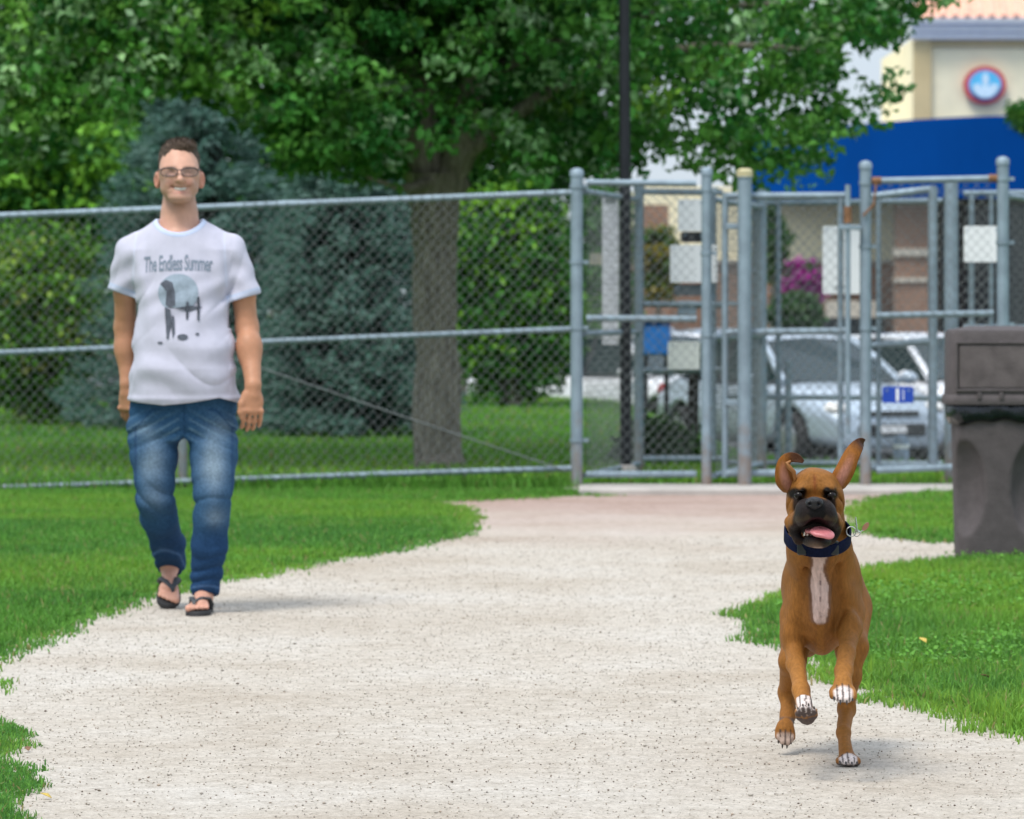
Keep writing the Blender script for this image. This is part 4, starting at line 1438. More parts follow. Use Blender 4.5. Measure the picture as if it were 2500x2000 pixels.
# ------------------------------------------------------------------ shop
def build_shop():
    Y = 112.0
    t = thing("shop_building", "cream shop building with blue fascia, brick base and tiled roof", "building", (at(2200, 0, Y)[0], Y, -0.6))
    M_CREAM = mat("cream_stucco", (0.93, 0.84, 0.58), 0.9, var=0.06, scale=2, bump=0.1, bscale=30)
    M_TANS = mat("tan_stucco", (0.62, 0.49, 0.26), 0.9, var=0.06, scale=2)
    M_WHITE = mat("white_cornice", (0.88, 0.88, 0.88), 0.7, var=0.05)
    M_FASC = mat("blue_fascia", (0.0, 0.058, 0.275), 0.6, spec=0.05, var=0.10, scale=0.6)
    M_TILE = mat("terracotta_tile", (0.80, 0.46, 0.34), 0.85, var=0.15, scale=4)
    M_GLASS = mat("dark_shop_glass", (0.02, 0.025, 0.032), 0.1, var=0.3, scale=0.6)
    M_STONE2 = mat("pale_cast_stone", (0.60, 0.55, 0.46), 0.85, var=0.08)
    m, nt, N, L, b = new_mat("brown_brick")
    br = N.new("ShaderNodeTexBrick"); br.inputs["Scale"].default_value = 2.2
    br.inputs["Color1"].default_value = (0.34, 0.175, 0.105, 1); br.inputs["Color2"].default_value = (0.25, 0.13, 0.08, 1); br.inputs["Mortar"].default_value = (0.36, 0.30, 0.25, 1)
    br.inputs["Mortar Size"].default_value = 0.02
    tc = N.new("ShaderNodeTexCoord"); mp = N.new("ShaderNodeMapping"); mp.inputs["Rotation"].default_value = (math.pi / 2, 0, 0)
    L.new(tc.outputs["Object"], mp.inputs["Vector"]); L.new(mp.outputs[0], br.inputs["Vector"]); L.new(br.outputs[0], b.inputs["Base Color"])
    b.inputs["Roughness"].default_value = 0.9
    X = lambda px, y=Y: at(px, 0, y)[0]
    Z = lambda py, y=Y: at(0, py, y)[2]
    bx_ = lambda a, b_, c, d, y0, y1, name, mm, par=t, bev=0.0: MB().box((X(a), y0, Z(d)), (X(c), y1, Z(b_)), bev=bev).build(name, mm, par)
    wall = bx_(1560, 455, 2760, 640, Y, Y + 14, "wall", M_CREAM)
    bx_(1560, 641, 2760, 905, Y - 0.15, Y + 14, "brick_base", m)
    bx_(1560, 634, 2760, 641.5, Y - 0.28, Y - 0.005, "ledge", M_STONE2)
    # tower with emblem
    tw = bx_(2232, 92, 2760, 454, Y + 0.4, Y + 10, "tower", M_CREAM)
    bx_(2232, 100, 2276, 454, Y + 0.25, Y + 0.395, "pilaster", M_TANS, tw)
    bx_(2276.5, 92, 2760, 112, Y + 0.30, Y + 0.395, "frieze", M_TANS, tw)
    co = MB()
    prof = [(0.3, 96), (0.10, 94), (0.08, 82), (0.0, 78), (-0.04, 62), (-0.16, 58), (-0.2, 46), (0.3, 45)]
    x0, x1 = X(2222), X(2770)
    v = [(x0, Y + a, Z(b_)) for a, b_ in prof] + [(x1, Y + a, Z(b_)) for a, b_ in prof]
    k = len(prof)
    co.add(v, [tuple(range(k)), tuple(range(2 * k - 1, k - 1, -1))] + [((i + 1) % k, i, k + i, k + (i + 1) % k) for i in range(k)])
    co.build("cornice", M_WHITE, tw)
    roof = MB().add([(X(2226), Y - 0.18, Z(44)), (X(2765), Y - 0.18, Z(44)), (X(2700), Y + 7, Z(-330)), (X(2330), Y + 7, Z(-330))], [(0, 1, 2, 3)]).build("roof", M_TILE, t)
    for i in range(17):
        a = 2240 + i * 30
        u = (a - 2226) / 540.0
        MB().tube([(X(a), Y - 0.2, Z(44)), (X(2330 + u * 370), Y + 6.9, Z(-325))], 0.085, 8).build("tile_row", M_TILE, roof, smooth=True)
    # round emblem
    ex, ez = X(2407), Z(207)
    sc = Y / F_PX
    def disc(rx, rz, yy, th, name, mm, par, cx=0, cz=0, n=40):
        pts = [(ex + cx * sc + rx * sc * math.cos(2 * math.pi * i / n), ez + cz * sc + rz * sc * math.sin(2 * math.pi * i / n)) for i in range(n)]
        return MB().prism(pts[::-1], yy - th, yy).build(name, mm, par)
    em = disc(52, 47, Y + 0.38, 0.16, "emblem", mat("emblem_red", (0.60, 0.10, 0.10), 0.5, var=0.05), tw)
    disc(41, 37, Y + 0.21, 0.03, "emblem_rim", mat("emblem_violet", (0.34, 0.30, 0.66), 0.5), em)
    disc(38, 34, Y + 0.17, 0.03, "emblem_field", mat("emblem_cyan", (0.10, 0.50, 0.80), 0.5), em)
    M_EW = mat("emblem_white", (0.62, 0.80, 0.92), 0.5)
    disc(8, 17, Y + 0.13, 0.03, "emblem_shape", M_EW, em, 0, 12)
    lower = [(-33, -2), (-18, 4), (-8, -4), (8, -4), (18, 4), (33, -2), (26, -20), (10, -31), (-10, -31), (-26, -20)]
    MB().prism([(ex + a * sc, ez + b_ * sc) for a, b_ in lower][::-1], Y + 0.08, Y + 0.115).build("emblem_shape", M_EW, em)
    # blue fascia: bowed canopy front
    fa = MB(); n = 24; v = []
    for i in range(n + 1):
        u = i / n
        px = 1815 + (2790 - 1815) * u
        bow = 2.6 * math.sin(math.pi * u)
        top = 334 - 42 * math.sin(math.pi * u * 0.62)
        v += [(X(px), Y - 0.5 - bow, Z(490)), (X(px), Y - 0.5 - bow, Z(top)), (X(px), Y - 0.006, Z(top)), (X(px), Y - 0.006, Z(490))]
    fs = []
    for i in range(n):
        for k_ in range(4):
            k2 = (k_ + 1) % 4
            fs.append((i * 4 + k2, i * 4 + k_, i * 4 + 4 + k_, i * 4 + 4 + k2))
    fs += [(0, 1, 2, 3), (n * 4 + 3, n * 4 + 2, n * 4 + 1, n * 4)]
    fa.add(v, fs)
    fo = fa.build("fascia", M_FASC, t)
    # brick piers with caps, windows
    for (a, c) in ((2168, 2262), (1560, 1625)):
        p = bx_(a, 505, c, 905, Y - 2.2, Y - 1.5, "pier", m)
        bx_(a - 4, 610, c + 4, 628, Y - 2.3, Y - 1.45, "pier_cap", M_STONE2, p)
        bx_(a - 2, 680, c + 2, 690, Y - 2.28, Y - 1.46, "pier_band", M_STONE2, p)
    for (a, b_, c, d) in ((2290, 500, 2345, 900), (2350, 500, 2420, 900), (2426, 500, 2500, 900), (2506, 500, 2580, 900)):
        w = bx_(a, b_, c, d, Y - 0.34, Y - 0.29, "window", M_BLACK)
        bx_(a + 4, b_ + 4, c - 4, (b_ + d) / 2 - 2, Y - 0.36, Y - 0.345, "pane", M_GLASS, w)
        bx_(a + 4, (b_ + d) / 2 + 2, c - 4, d - 4, Y - 0.36, Y - 0.345, "pane", M_GLASS, w)
    w = bx_(2010, 735, 2140, 775, Y - 1.2, Y - 0.6, "sill", M_STONE2)
    bx_(1985, 776, 2150, 830, Y - 1.2, Y - 0.7, "low_window", M_GLASS)


build_shop()


# ------------------------------------------------------------------ parked cars
def build_car(loc, yaw, paint, label, group, plate_blue=False):
    t = thing("parked_car", label, "car", (0, 0, 0), group)
    M_P = paint
    M_GL = bpy.data.materials.get("car_glass") or mat("car_glass", (0.018, 0.034, 0.038), 0.08, var=0.2, scale=1, spec=0.35)
    M_T = bpy.data.materials.get("tyre_rubber") or mat("tyre_rubber", (0.02, 0.02, 0.022), 0.8)
    M_RIM = bpy.data.materials.get("alloy_rim") or mat("alloy_rim", (0.45, 0.46, 0.48), 0.35, 0.7)
    M_LAMP = bpy.data.materials.get("lamp_glass") or mat("lamp_glass", (0.80, 0.78, 0.74), 0.1, var=0.1)
    M_DK = bpy.data.materials.get("black_trim") or mat("black_trim", (0.02, 0.021, 0.024), 0.5)
    f = Field((-2.3, -0.98, 0.1), (2.3, 0.98, 1.2), 0.03)
    xs = [-2.2, -2.1, -1.7, -1.0, 0.0, 0.8, 1.5, 2.0, 2.17, 2.2]
    tops = [0.72, 0.92, 1.00, 0.98, 0.96, 0.97, 0.88, 0.76, 0.62, 0.5]
    hw = [0.62, 0.78, 0.86, 0.88, 0.88, 0.88, 0.86, 0.78, 0.66, 0.55]
    X = f.ax[0][:, None, None]; Yv = f.ax[1][None, :, None]; Z = f.ax[2][None, None, :]
    T_ = np.interp(f.ax[0], xs, tops)[:, None, None]; H_ = np.interp(f.ax[0], xs, hw)[:, None, None]
    zc = (T_ + 0.22) / 2; hz = (T_ - 0.22) / 2
    q = (np.abs(Yv / (H_ * (1 - 0.06 * np.clip((Z - 0.55) / 0.4, 0, 1) ** 2))) ** 5 + np.abs((Z - zc) / hz) ** 5) ** 0.2
    d = (q - 1) * 0.3
    f.F = np.maximum(d, np.abs(X) - 2.2).astype(np.float32)
    for wx in (-1.35, 1.38):
        for s in (-1, 1):
            f.cone((wx, s * 0.70, 0.32), (wx, s * 1.1, 0.32), 0.36, 0.36, 0.02, '-')
    V, Q = f.mesh(2)
    parts = []
    parts.append(mesh_np("body", V, quads=Q, mat=M_P, parent=t))
    # greenhouse
    bot = [(0.98, 0.72), (-1.95, 0.70)]
    gl = {}
    A_ = lambda s: (1.02, s * 0.74, 0.95); B_ = lambda s: (0.22, s * 0.58, 1.40); C_ = lambda s: (-1.20, s * 0.57, 1.40); D_ = lambda s: (-1.95, s * 0.70, 1.0)
    E_ = lambda s: (-0.40, s * 0.80, 0.955); Fm = lambda s: (-0.42, s * 0.59, 1.425)
    parts.append(MB().add([A_(-1), A_(1), B_(1), (0.26, 0.0, 1.44), B_(-1)], [(0, 1, 2, 3, 4)]).build("windshield", M_GL, t))
    parts.append(MB().add([D_(-1), D_(1), C_(1), C_(-1)], [(3, 2, 1, 0)]).build("rear_window", M_GL, t))
    for s in (-1, 1):
        parts.append(MB().add([A_(s), B_(s), Fm(s), E_(s)], [(0, 1, 2, 3) if s < 0 else (3, 2, 1, 0)]).build("side_window", M_GL, t))
        parts.append(MB().add([E_(s), Fm(s), C_(s), D_(s)], [(0, 1, 2, 3) if s < 0 else (3, 2, 1, 0)]).build("side_window", M_GL, t))
        parts.append(MB().tube([A_(s), (0.62, s * .67, 1.20), B_(s), Fm(s), C_(s), (-1.6, s * .65, 1.22), D_(s)], [0.045, 0.04, 0.04, 0.035, 0.045, 0.07, 0.07], 8).build("pillar", M_P, t, smooth=True))
        parts.append(MB().tube([E_(s), Fm(s)], 0.035, 6).build("pillar", M_DK, t, smooth=True))
        parts.append(MB().ball((0.85, s * 0.97, 0.98), (0.10, 0.10, 0.075), 12, 8).build("mirror", M_P, t, smooth=True))
        parts.append(MB().ball((1.98, s * 0.60, 0.66), (0.18, 0.15, 0.085), 14, 8).build("headlight", M_LAMP, t, smooth=True))
        parts.append(MB().ball((-2.08, s * 0.66, 0.80), (0.12, 0.12, 0.10), 12, 8).build("tail_light", bpy.data.materials.get("tail_red") or mat("tail_red", (0.35, 0.01, 0.01), 0.2), t, smooth=True))
        for wx in (-1.35, 1.38):
            w = MB().tube([(wx, s * 0.66, 0.31), (wx, s * 0.68, 0.31), (wx, s * 0.84, 0.31), (wx, s * 0.87, 0.31)], [0.29, 0.315, 0.315, 0.29], 24).build("tyre", M_T, t, smooth=True)
            parts.append(w)
            MB().tube([(wx, s * 0.872, 0.31), (wx, s * 0.885, 0.31)], [0.20, 0.17], 20).build("rim", M_RIM, w, smooth=True)
    rf = MB()
    v = []
    for i, (x, zz) in enumerate(((0.26, 1.40), (0.0, 1.445), (-0.45, 1.46), (-0.9, 1.445), (-1.22, 1.40))):
        for y, dz in ((-0.58, -0.02), (-0.3, 0.02), (0, 0.03), (0.3, 0.02), (0.58, -0.02)):
            v.append((x, y, zz + dz))
    rf.add(v, [(i * 5 + j + 1, i * 5 + j, i * 5 + 5 + j, i * 5 + 6 + j) for i in range(4) for j in range(4)])
    parts.append(rf.build("roof", M_P, t, smooth=True))
    parts.append(MB().box((2.10, -0.42, 0.36), (2.225, 0.42, 0.50), bev=0.02).build("grille", M_DK, t))
    parts.append(MB().box((2.14, -0.34, 0.58), (2.20, 0.34, 0.64), bev=0.01).build("grille", M_DK, t))
    parts.append(MB().box((2.228, -0.16, 0.40), (2.238, 0.16, 0.48)).build("number_plate", M_SIGN, t))
    t.location = loc
    t.rotation_euler.z = yaw
    return t


M_SILVER = mat("silver_car_paint", (0.46, 0.54, 0.62), 0.28, 0.3, var=0.03, coat=0.6)
M_WHITEP = mat("white_car_paint", (0.84, 0.85, 0.88), 0.25, 0.0, var=0.02, coat=1.0)
GZ_ = -0.592
carA = build_car((at(1950, 0, 49.0)[0], 49.0, GZ_), math.radians(270 + 24), M_SILVER, "silver car with its nose to the viewer behind the middle gate", "cars parked beyond the gate")
build_car((at(1600, 0, 54.0)[0], 54.0, GZ_), math.radians(270 + 30), M_WHITEP, "white car half hidden behind the rear bay of the gate enclosure", "cars parked beyond the gate")
build_car((at(2290, 0, 50.5)[0], 50.5, GZ_), math.radians(270 + 26), M_WHITEP, "white car parked right of the silver car, half behind the bin", "cars parked beyond the gate")
build_car((at(1370, 0, 66.0)[0], 66.0, GZ_), math.radians(180 + 25), M_WHITEP, "white car glimpsed between the shrub and the left gate post", "cars parked beyond the gate")

build_car((at(1480, 0, 70.0)[0], 70.0, GZ_), math.radians(180 + 60), M_SILVER, "silver car far off behind the left enclosure side", "cars parked beyond the gate")
build_car((at(1800, 0, 60.0)[0], 60.0, GZ_), math.radians(270 + 28), mat("blue_grey_car_paint", (0.30, 0.37, 0.46), 0.28, 0.3, var=0.03, coat=0.6), "blue-grey car farther back behind the thick gate post", "cars parked beyond the gate")

# bollard and blue box beyond the gates
bo = thing("bollard", "grey-blue round-topped bollard before the silver car", "bollard", (at(2200, 0, 33.5)[0], 33.5, -0.62))
MB().tube([(at(2200, 0, 33.5)[0], 33.5, -0.65), (at(2200, 0, 33.5)[0], 33.5, FZ(1072, 33.5)), (at(2200, 0, 33.5)[0], 33.5, FZ(1062, 33.5))], [0.062, 0.062, 0.035], 14).build("tube", mat("bollard_paint", (0.20, 0.27, 0.36), 0.5), bo, smooth=True)
MB().tube([(at(2200, 0, 33.5)[0], 33.5, FZ(1095, 33.5)), (at(2200, 0, 33.5)[0], 33.5, FZ(1085, 33.5))], 0.064, 14).build("band", M_SIGN, bo, smooth=True)
bb = thing("blue_box", "bright blue box standing beyond the rear enclosure bay", "box", (at(1603, 0, 40.0)[0], 40.0, -0.1))
p0, p1 = at(1570, 868, 40.0), at(1634, 790, 40.3)
MB().box((p0[0], 40.0, p0[2]), (p1[0], 40.4, p1[2]), bev=0.02).build("box", mat("blue_plastic", (0.012, 0.16, 0.52), 0.4), bb)
MB().box((p0[0] - 0.02, 39.98, p1[2] + 0.001), (p1[0] + 0.02, 40.42, p1[2] + 0.04), bev=0.01).build("lid", mat("navy_plastic", (0.01, 0.05, 0.20), 0.4), bb)
for sx in (0.03, p1[0] - p0[0] - 0.03):
    MB().tube([(p0[0] + sx, 40.2, -0.15), (p0[0] + sx, 40.2, p0[2])], 0.025, 8).build("leg", M_BLACK, bb, smooth=True)
dp = thing("timber_post", "dark leaning timber post beyond the rear enclosure bay", "post", (at(1692, 0, 33.0)[0], 33.0, 0))
MB().tube([(at(1688, 0, 33.0)[0], 33.0, -0.1), (at(1694, 0, 33.0)[0], 33.0, FZ(912, 33.0))], [0.05, 0.04], 8).build("shaft", mat("dark_timber", (0.035, 0.028, 0.024), 0.9, bump=0.5, bscale=40), dp, smooth=True)
MB().tube([(at(1694, 0, 33.0)[0], 33.0, FZ(912, 33.0)), (at(1694, 0, 33.0)[0], 33.0, FZ(904, 33.0))], [0.046, 0.03], 8).build("cap", M_BLACK, dp, smooth=True)
# ------------------------------------------------------------------ the walking man
def build_man():
    Y0 = 16.6
    A = lambda px, py, Y=Y0: at(px, py, Y)
    S = Y0 / F_PX                                   # metres per photo pixel at the man
    base = (A(455, 1500)[0], 16.55, 0.0)
    root = thing("person", "smiling person with glasses, white printed t-shirt, blue jeans and sandals walking", "person", base)

    # feet frames: local x lateral (image right), y towards the toes, z up
    def frame(heel, yaw, pitch, roll=0.0):
        R = Matrix.Rotation(yaw, 3, 'Z') @ Matrix.Rotation(pitch, 3, 'X') @ Matrix.Rotation(roll, 3, 'Y')
        R = R @ Matrix(((-1, 0, 0), (0, -1, 0), (0, 0, 1)))      # toes to -Y, keep x to image right via mirror below
        Rn = np.array(R)
        def tf(p):
            return np.array(heel) + Rn @ np.array([-p[0], p[1], p[2]])
        return tf
    foot_r = frame((A(503, 1500)[0], 16.575, 0.0), math.radians(-4), 0.0)
    foot_l = frame((A(414, 1410, 16.93)[0], 16.95, 0.122), math.radians(3), math.radians(27))

    f = Field((A(235, 0)[0], 15.95, -0.01), (A(680, 0)[0], 17.08, 1.87), 0.0052)
    # torso and legs under the clothes
    f.loft([A(0, p)[2] for p in (980, 900, 800, 700, 620, 570)], [A(p, 0)[0] for p in (448, 450, 447, 445, 441, 438)], [Y0] * 6,
           [0.150, 0.155, 0.150, 0.150, 0.150, 0.08], [0.10, 0.11, 0.105, 0.10, 0.085, 0.06], 0.03)
    f.cone(A(345, 616), A(535, 610), 0.036, 0.036, 0.03)
    f.chain([A(385, 1000), A(378, 1200, 16.55), A(412, 1370, 16.86), foot_l((0, 0.045, 0.075))], [0.075, 0.05, 0.036, 0.033], 0.02)
    f.chain([A(510, 1000), A(520, 1211, 16.46), A(503, 1425, 16.57), foot_r((0, 0.045, 0.075))], [0.075, 0.05, 0.036, 0.033], 0.02)
    # feet and toes
    for tf, inner in ((foot_r, -1), (foot_l, 1)):
        f.ell(tf((0, 0.035, 0.045)), (0.030, 0.036, 0.034), 0.015)
        f.cone(tf((0, 0.05, 0.065)), tf((0, 0.175, 0.043)), 0.034, 0.024, 0.02)
        f.cone(tf((-0.018, 0.165, 0.038)), tf((0.018, 0.160, 0.036)), 0.021, 0.019, 0.015)
        for i in range(5):
            xx = inner * (0.033 - 0.0165 * i) - inner * 0.002
            ln = (0.250, 0.247, 0.238, 0.226, 0.212)[i]
            r_ = (0.0135, 0.0098, 0.0092, 0.0088, 0.0085)[i]
            f.cone(tf((xx * 0.85, 0.175, 0.037)), tf((xx, ln, 0.034)), r_ * 1.02, r_, 0.004)
    # arms
    arm_l = [A(318, 618), A(306, 715, 16.63), A(306, 800, 16.68), A(309, 850, 16.69), A(312, 935, 16.66)]
    f.chain(arm_l, [0.042, 0.043, 0.042, 0.041, 0.029], 0.02)
    f.ell(A(307, 850, 16.675), (0.038, 0.040, 0.06), 0.03)
    arm_r = [A(572, 618), A(594, 720, 16.60), A(603, 800, 16.60), A(609, 845, 16.57), A(618, 938, 16.48)]
    f.chain(arm_r, [0.042, 0.045, 0.043, 0.044, 0.031], 0.02)
    f.ell(A(607, 852, 16.55), (0.043, 0.043, 0.065), 0.03)

    # hands with five fingers
    def hand(wr, dn, lat, s, thumb, curl):
        """wr wrist, dn along the hand, lat across the knuckles, thumb = +-1 side along lat"""
        dn = np.array(dn, float) / np.linalg.norm(dn)
        lat = np.array(lat, float); lat -= dn * (lat @ dn); lat /= np.linalg.norm(lat)
        pn = np.cross(lat, dn)
        if pn[1] < 0:
            pn = -pn                                   # away from the viewer: the palm side
        Rm = np.stack([lat, pn, dn], 1)
        f.cone(wr, wr + dn * 0.03 * s, 0.028 * s, 0.027 * s, 0.015)
        f.ell(wr + dn * 0.055 * s, np.array([0.042, 0.020, 0.050]) * s, 0.015, R=Rm)
        for i in range(4):
            a = (-1.5 + i) * 0.0215 * s
            L_ = (0.075, 0.086, 0.082, 0.066)[i if thumb < 0 else 3 - i] * s
            p0 = wr + dn * 0.092 * s + lat * a
            f.ell(p0 - pn * 0.006, 0.0115 * s, 0.008)
            p1 = p0 + dn * L_ * 0.46 + pn * L_ * 0.16 * curl
            p2 = p1 + dn * L_ * 0.26 + pn * L_ * 0.30 * curl
            p3 = p2 + dn * L_ * 0.06 + pn * L_ * 0.30 * curl
            f.chain([p0, p1, p2, p3], [0.0094 * s, 0.0088 * s, 0.0082 * s, 0.0074 * s], 0.002)
        q0 = wr + dn * 0.030 * s + lat * thumb * 0.026 * s
        q1 = q0 + dn * 0.035 * s + lat * thumb * 0.018 * s - pn * 0.004
        q2 = q1 + dn * 0.032 * s + lat * thumb * 0.002 * s + pn * 0.004
        q3 = q2 + dn * 0.022 * s - lat * thumb * 0.006 * s + pn * 0.004
        f.chain([q0, q1, q2, q3], [0.017 * s, 0.0125 * s, 0.0115 * s, 0.009 * s], 0.008)
    hand(A(617, 945, 16.475), (0.0, -0.10, -1), (1, 0.25, 0), 1.02, -1, 1.0)
    hand(A(311, 940, 16.66), (-0.03, 0.05, -1), (0.75, -0.66, 0), 1.0, 1, 1.0)

    # neck and head
    f.cone(A(437, 470, 16.635), A(438, 530, 16.635), 0.062, 0.065, 0.008)
    f.cone(A(438, 525, 16.625), A(438, 585, 16.61), 0.067, 0.078, 0.03)
    f.cone(A(405, 566, 16.62), A(350, 604, 16.62), 0.036, 0.034, 0.03)
    f.cone(A(471, 566, 16.62), A(525, 602, 16.62), 0.036, 0.034, 0.03)
    f.ell(A(437, 399, 16.615), (0.0760, 0.098, 0.088), 0.02)
    f.ell(A(438, 425, 16.565), (0.0770, 0.080, 0.085), 0.02)
    f.ell(A(438, 461, 16.560), (0.0735, 0.074, 0.045), 0.02)
    f.ell(A(439, 483, 16.512), (0.044, 0.034, 0.021), 0.022)
    for s_ in (-1, 1):
        f.ell(A(438 + s_ * 23, 448, 16.512), (0.021, 0.016, 0.017), 0.012)    # smiling cheeks
        f.cone(A(438 + s_ * 9, 410, 16.500), A(438 + s_ * 32, 409, 16.520), 0.008, 0.008, 0.012)   # brows
        f.ell(A(438 + s_ * 22, 420, 16.490), (0.017, 0.012, 0.009), 0.008, '-')
        f.ell(A(438 + s_ * 54, 440, 16.605), (0.014, 0.020, 0.034), 0.018)      # ears
        f.ell(A(438 + s_ * 58, 440, 16.594), (0.006, 0.010, 0.020), 0.006, '-')
        f.ell(A(440 + s_ * 8, 442, 16.484), (0.0085, 0.009, 0.0075), 0.006)
    f.cone(A(440, 414, 16.492), A(440, 438, 16.468), 0.008, 0.0125, 0.010)
    f.ell(A(440, 440, 16.468), (0.0125, 0.012, 0.010), 0.008)
    for s_ in (-1, 1):
        f.cone(A(440 + s_ * 12, 444, 16.478), A(440 + s_ * 26, 462, 16.500), 0.0030, 0.0025, 0.006, '-')   # smile lines
        f.cone(A(438 + s_ * 13, 425, 16.492), A(438 + s_ * 33, 424, 16.512), 0.0025, 0.002, 0.005, '-')   # lower lids
    # smile
    sm = [A(417, 454, 16.503), A(427, 461, 16.490), A(440, 463.5, 16.485), A(453, 461, 16.490), A(463, 454, 16.503)]
    f.chain(sm, [0.0035, 0.0070, 0.0082, 0.0070, 0.0035], 0.004, '-')
    f.chain([A(424, 468, 16.500), A(440, 472, 16.492), A(456, 468, 16.500)], [0.004, 0.0065, 0.004], 0.008)
    V, Q = f.mesh(1)
    x, y, z = V.T
    px = 1250 + x * F_PX / y; py = HORIZON + (EYE - z) * F_PX / y
    skin = np.array([0.60, 0.33, 0.235])
    c = np.tile(skin, (len(V), 1)) * (1 + 0.05 * wob(V, 30, 3))[:, None]
    arm = (z < 1.38) & (z > 0.7)
    c = mixc(c, (0.46, 0.215, 0.115), 0.85 * arm)
    head = z > 1.50
    beard = head * (y < 16.62) * sstep(440, 460, py + 0.35 * np.abs(px - 440)) * sstep(530, 490, py)
    c = mixc(c, (0.34, 0.21, 0.155), 0.42 * beard)
    face = head * (y < 16.56)
    c = mixc(c, (0.52, 0.20, 0.15), 0.5 * face * np.exp(-((np.abs(px - 439) - 22) / 9.0) ** 2 - ((py - 448) / 8.0) ** 2))
    c = mixc(c, (0.45, 0.17, 0.14), 0.7 * face * np.exp(-((px - 440) / 18.0) ** 2 - ((py - 470) / 4.0) ** 2))
    c = mixc(c, (0.20, 0.06, 0.05), 0.8 * face * np.exp(-((px - 440) / 19.0) ** 4 - ((py - 461 + 0.010 * (px - 440) ** 2) / 2.6) ** 2))
    c = mixc(c, (0.10, 0.055, 0.035), 0.9 * face * np.exp(-((np.abs(px - 438) - 20) / 11.0) ** 4 - ((py - 409) / 2.2) ** 2))   # eyebrows
    c = mixc(c, (0.62, 0.31, 0.22), 0.5 * (z < 0.2))
    ear_ = head * (np.abs(px - 438) > 50) * (py > 415) * (py < 468)
    c = mixc(c, (0.58, 0.24, 0.17), 0.7 * ear_)
    M_SKIN = mat_attr("skin", 0.5, 0.06, 40, 0.15, 300, spec=0.35, sss=0.08)
    mesh_np("body", V, quads=Q, mat=M_SKIN, parent=root, col=c)
    M_TOOTH = mat("white_teeth", (0.70, 0.66, 0.60), 0.35)
    MB().tube([A(422, 457, 16.507), A(430, 461, 16.497), A(440, 462.5, 16.493), A(450, 461, 16.497), A(458, 457, 16.507)], [0.0022, 0.0058, 0.0068, 0.0058, 0.0022], 8).build("teeth", M_TOOTH, root, smooth=True)
    M_EYEW = mat("eye", (0.16, 0.12, 0.10), 0.2)
    for s_ in (-1, 1):
        MB().ball(A(438 + s_ * 22, 420.5, 16.512), (0.012, 0.010, 0.0065), 12, 8).build("eye", M_EYEW, root, smooth=True)

    # hair
    g = Field((A(370, 0)[0], 16.44, A(0, 450)[2]), (A(505, 0)[0], 16.78, 1.885), 0.004)
    g.ell(A(437, 397, 16.622), (0.0800, 0.102, 0.091), 0.01)
    g.ell(A(450, 357, 16.585), (0.042, 0.055, 0.024), 0.02)
    g.ell(A(427, 361, 16.60), (0.045, 0.055, 0.02), 0.02)
    # face opening
    g.ell(A(437, 414, 16.45), (0.0720, 0.150, 0.088), 0.012, '-')
    g.cut(lambda X, Yv, Z: np.maximum(A(0, 425)[2] - Z, -10) + 0 * X + 0 * Yv - 0.9 * np.maximum(Yv - 16.62, 0))

    def tufts(X, Yv, Z):
        return 0.0015 * np.sin(210 * X + 60 * Yv + 25 * Z) * np.sin(140 * Yv - 80 * X) + 0.0016 * np.sin(95 * X - 70 * Yv + 40 * Z)
    g.disp(tufts)
    Vh, Qh = g.mesh(0)
    ch = np.tile(np.array([0.085, 0.058, 0.042]), (len(Vh), 1)) * (1 + 0.5 * wob(Vh, 130, 5))[:, None]
    grey = sstep(A(0, 380)[2], A(0, 415)[2], Vh[:, 2])
    ch = mixc(ch, (0.20, 0.165, 0.14), 0.6 * grey)
    M_HAIR = mat_attr("short_brown_hair", 0.6, 0.4, 220, 0.9, 300, spec=0.2, stretch=(1, 1, 0.25))
    hair_o = mesh_np("hair", Vh, quads=Qh, mat=M_HAIR, parent=root, col=np.clip(ch, 0.008, 1))

    # loose strands over the cap of hair
    rs = np.random.RandomState(9)
    qa, qb, qc = Vh[Qh[:, 0]], Vh[Qh[:, 1]], Vh[Qh[:, 3]]
    nr = np.cross(qb - qa, qc - qa); nr /= np.linalg.norm(nr, axis=1)[:, None] + 1e-12
    pick_ = rs.choice(len(Qh), 5200)
    P0 = Vh[Qh[pick_, 0]]; nr = nr[pick_]
    upw = sstep(A(0, 385)[2], A(0, 350)[2], P0[:, 2])
    dr = nr * (0.30 + 0.25 * upw[:, None]) + np.array([0.15, -0.15, 0.25])[None, :] * upw[:, None] + np.array([0, 0.3, -0.6])[None, :] * (1 - upw[:, None]) + rs.normal(size=P0.shape) * 0.30
    ln = (0.004 + 0.008 * upw * rs.uniform(0.4, 1.2, len(P0)))[:, None]
    sd = np.cross(dr, rs.normal(size=P0.shape)); sd /= np.linalg.norm(sd, axis=1)[:, None] + 1e-9
    Vs = np.stack([P0 - sd * 0.0011, P0 + sd * 0.0011, P0 + dr * ln], 1).reshape(-1, 3)
    cs = np.array([0.085, 0.058, 0.042])[None, :] * rs.uniform(0.4, 1.9, (len(P0), 1))
    cs = mixc(cs, (0.24, 0.20, 0.17), 0.5 * (1 - upw))
    mesh_np("hair_strands", Vs, tris=np.arange(len(Vs)).reshape(-1, 3), mat=M_HAIR, parent=hair_o, col=np.repeat(cs, 3, 0), kind="stuff", smooth=False)

    # glasses
    M_FRAME = mat("dark_spectacle_frame", (0.035, 0.028, 0.028), 0.35)
    gl = MB()
    lens = []
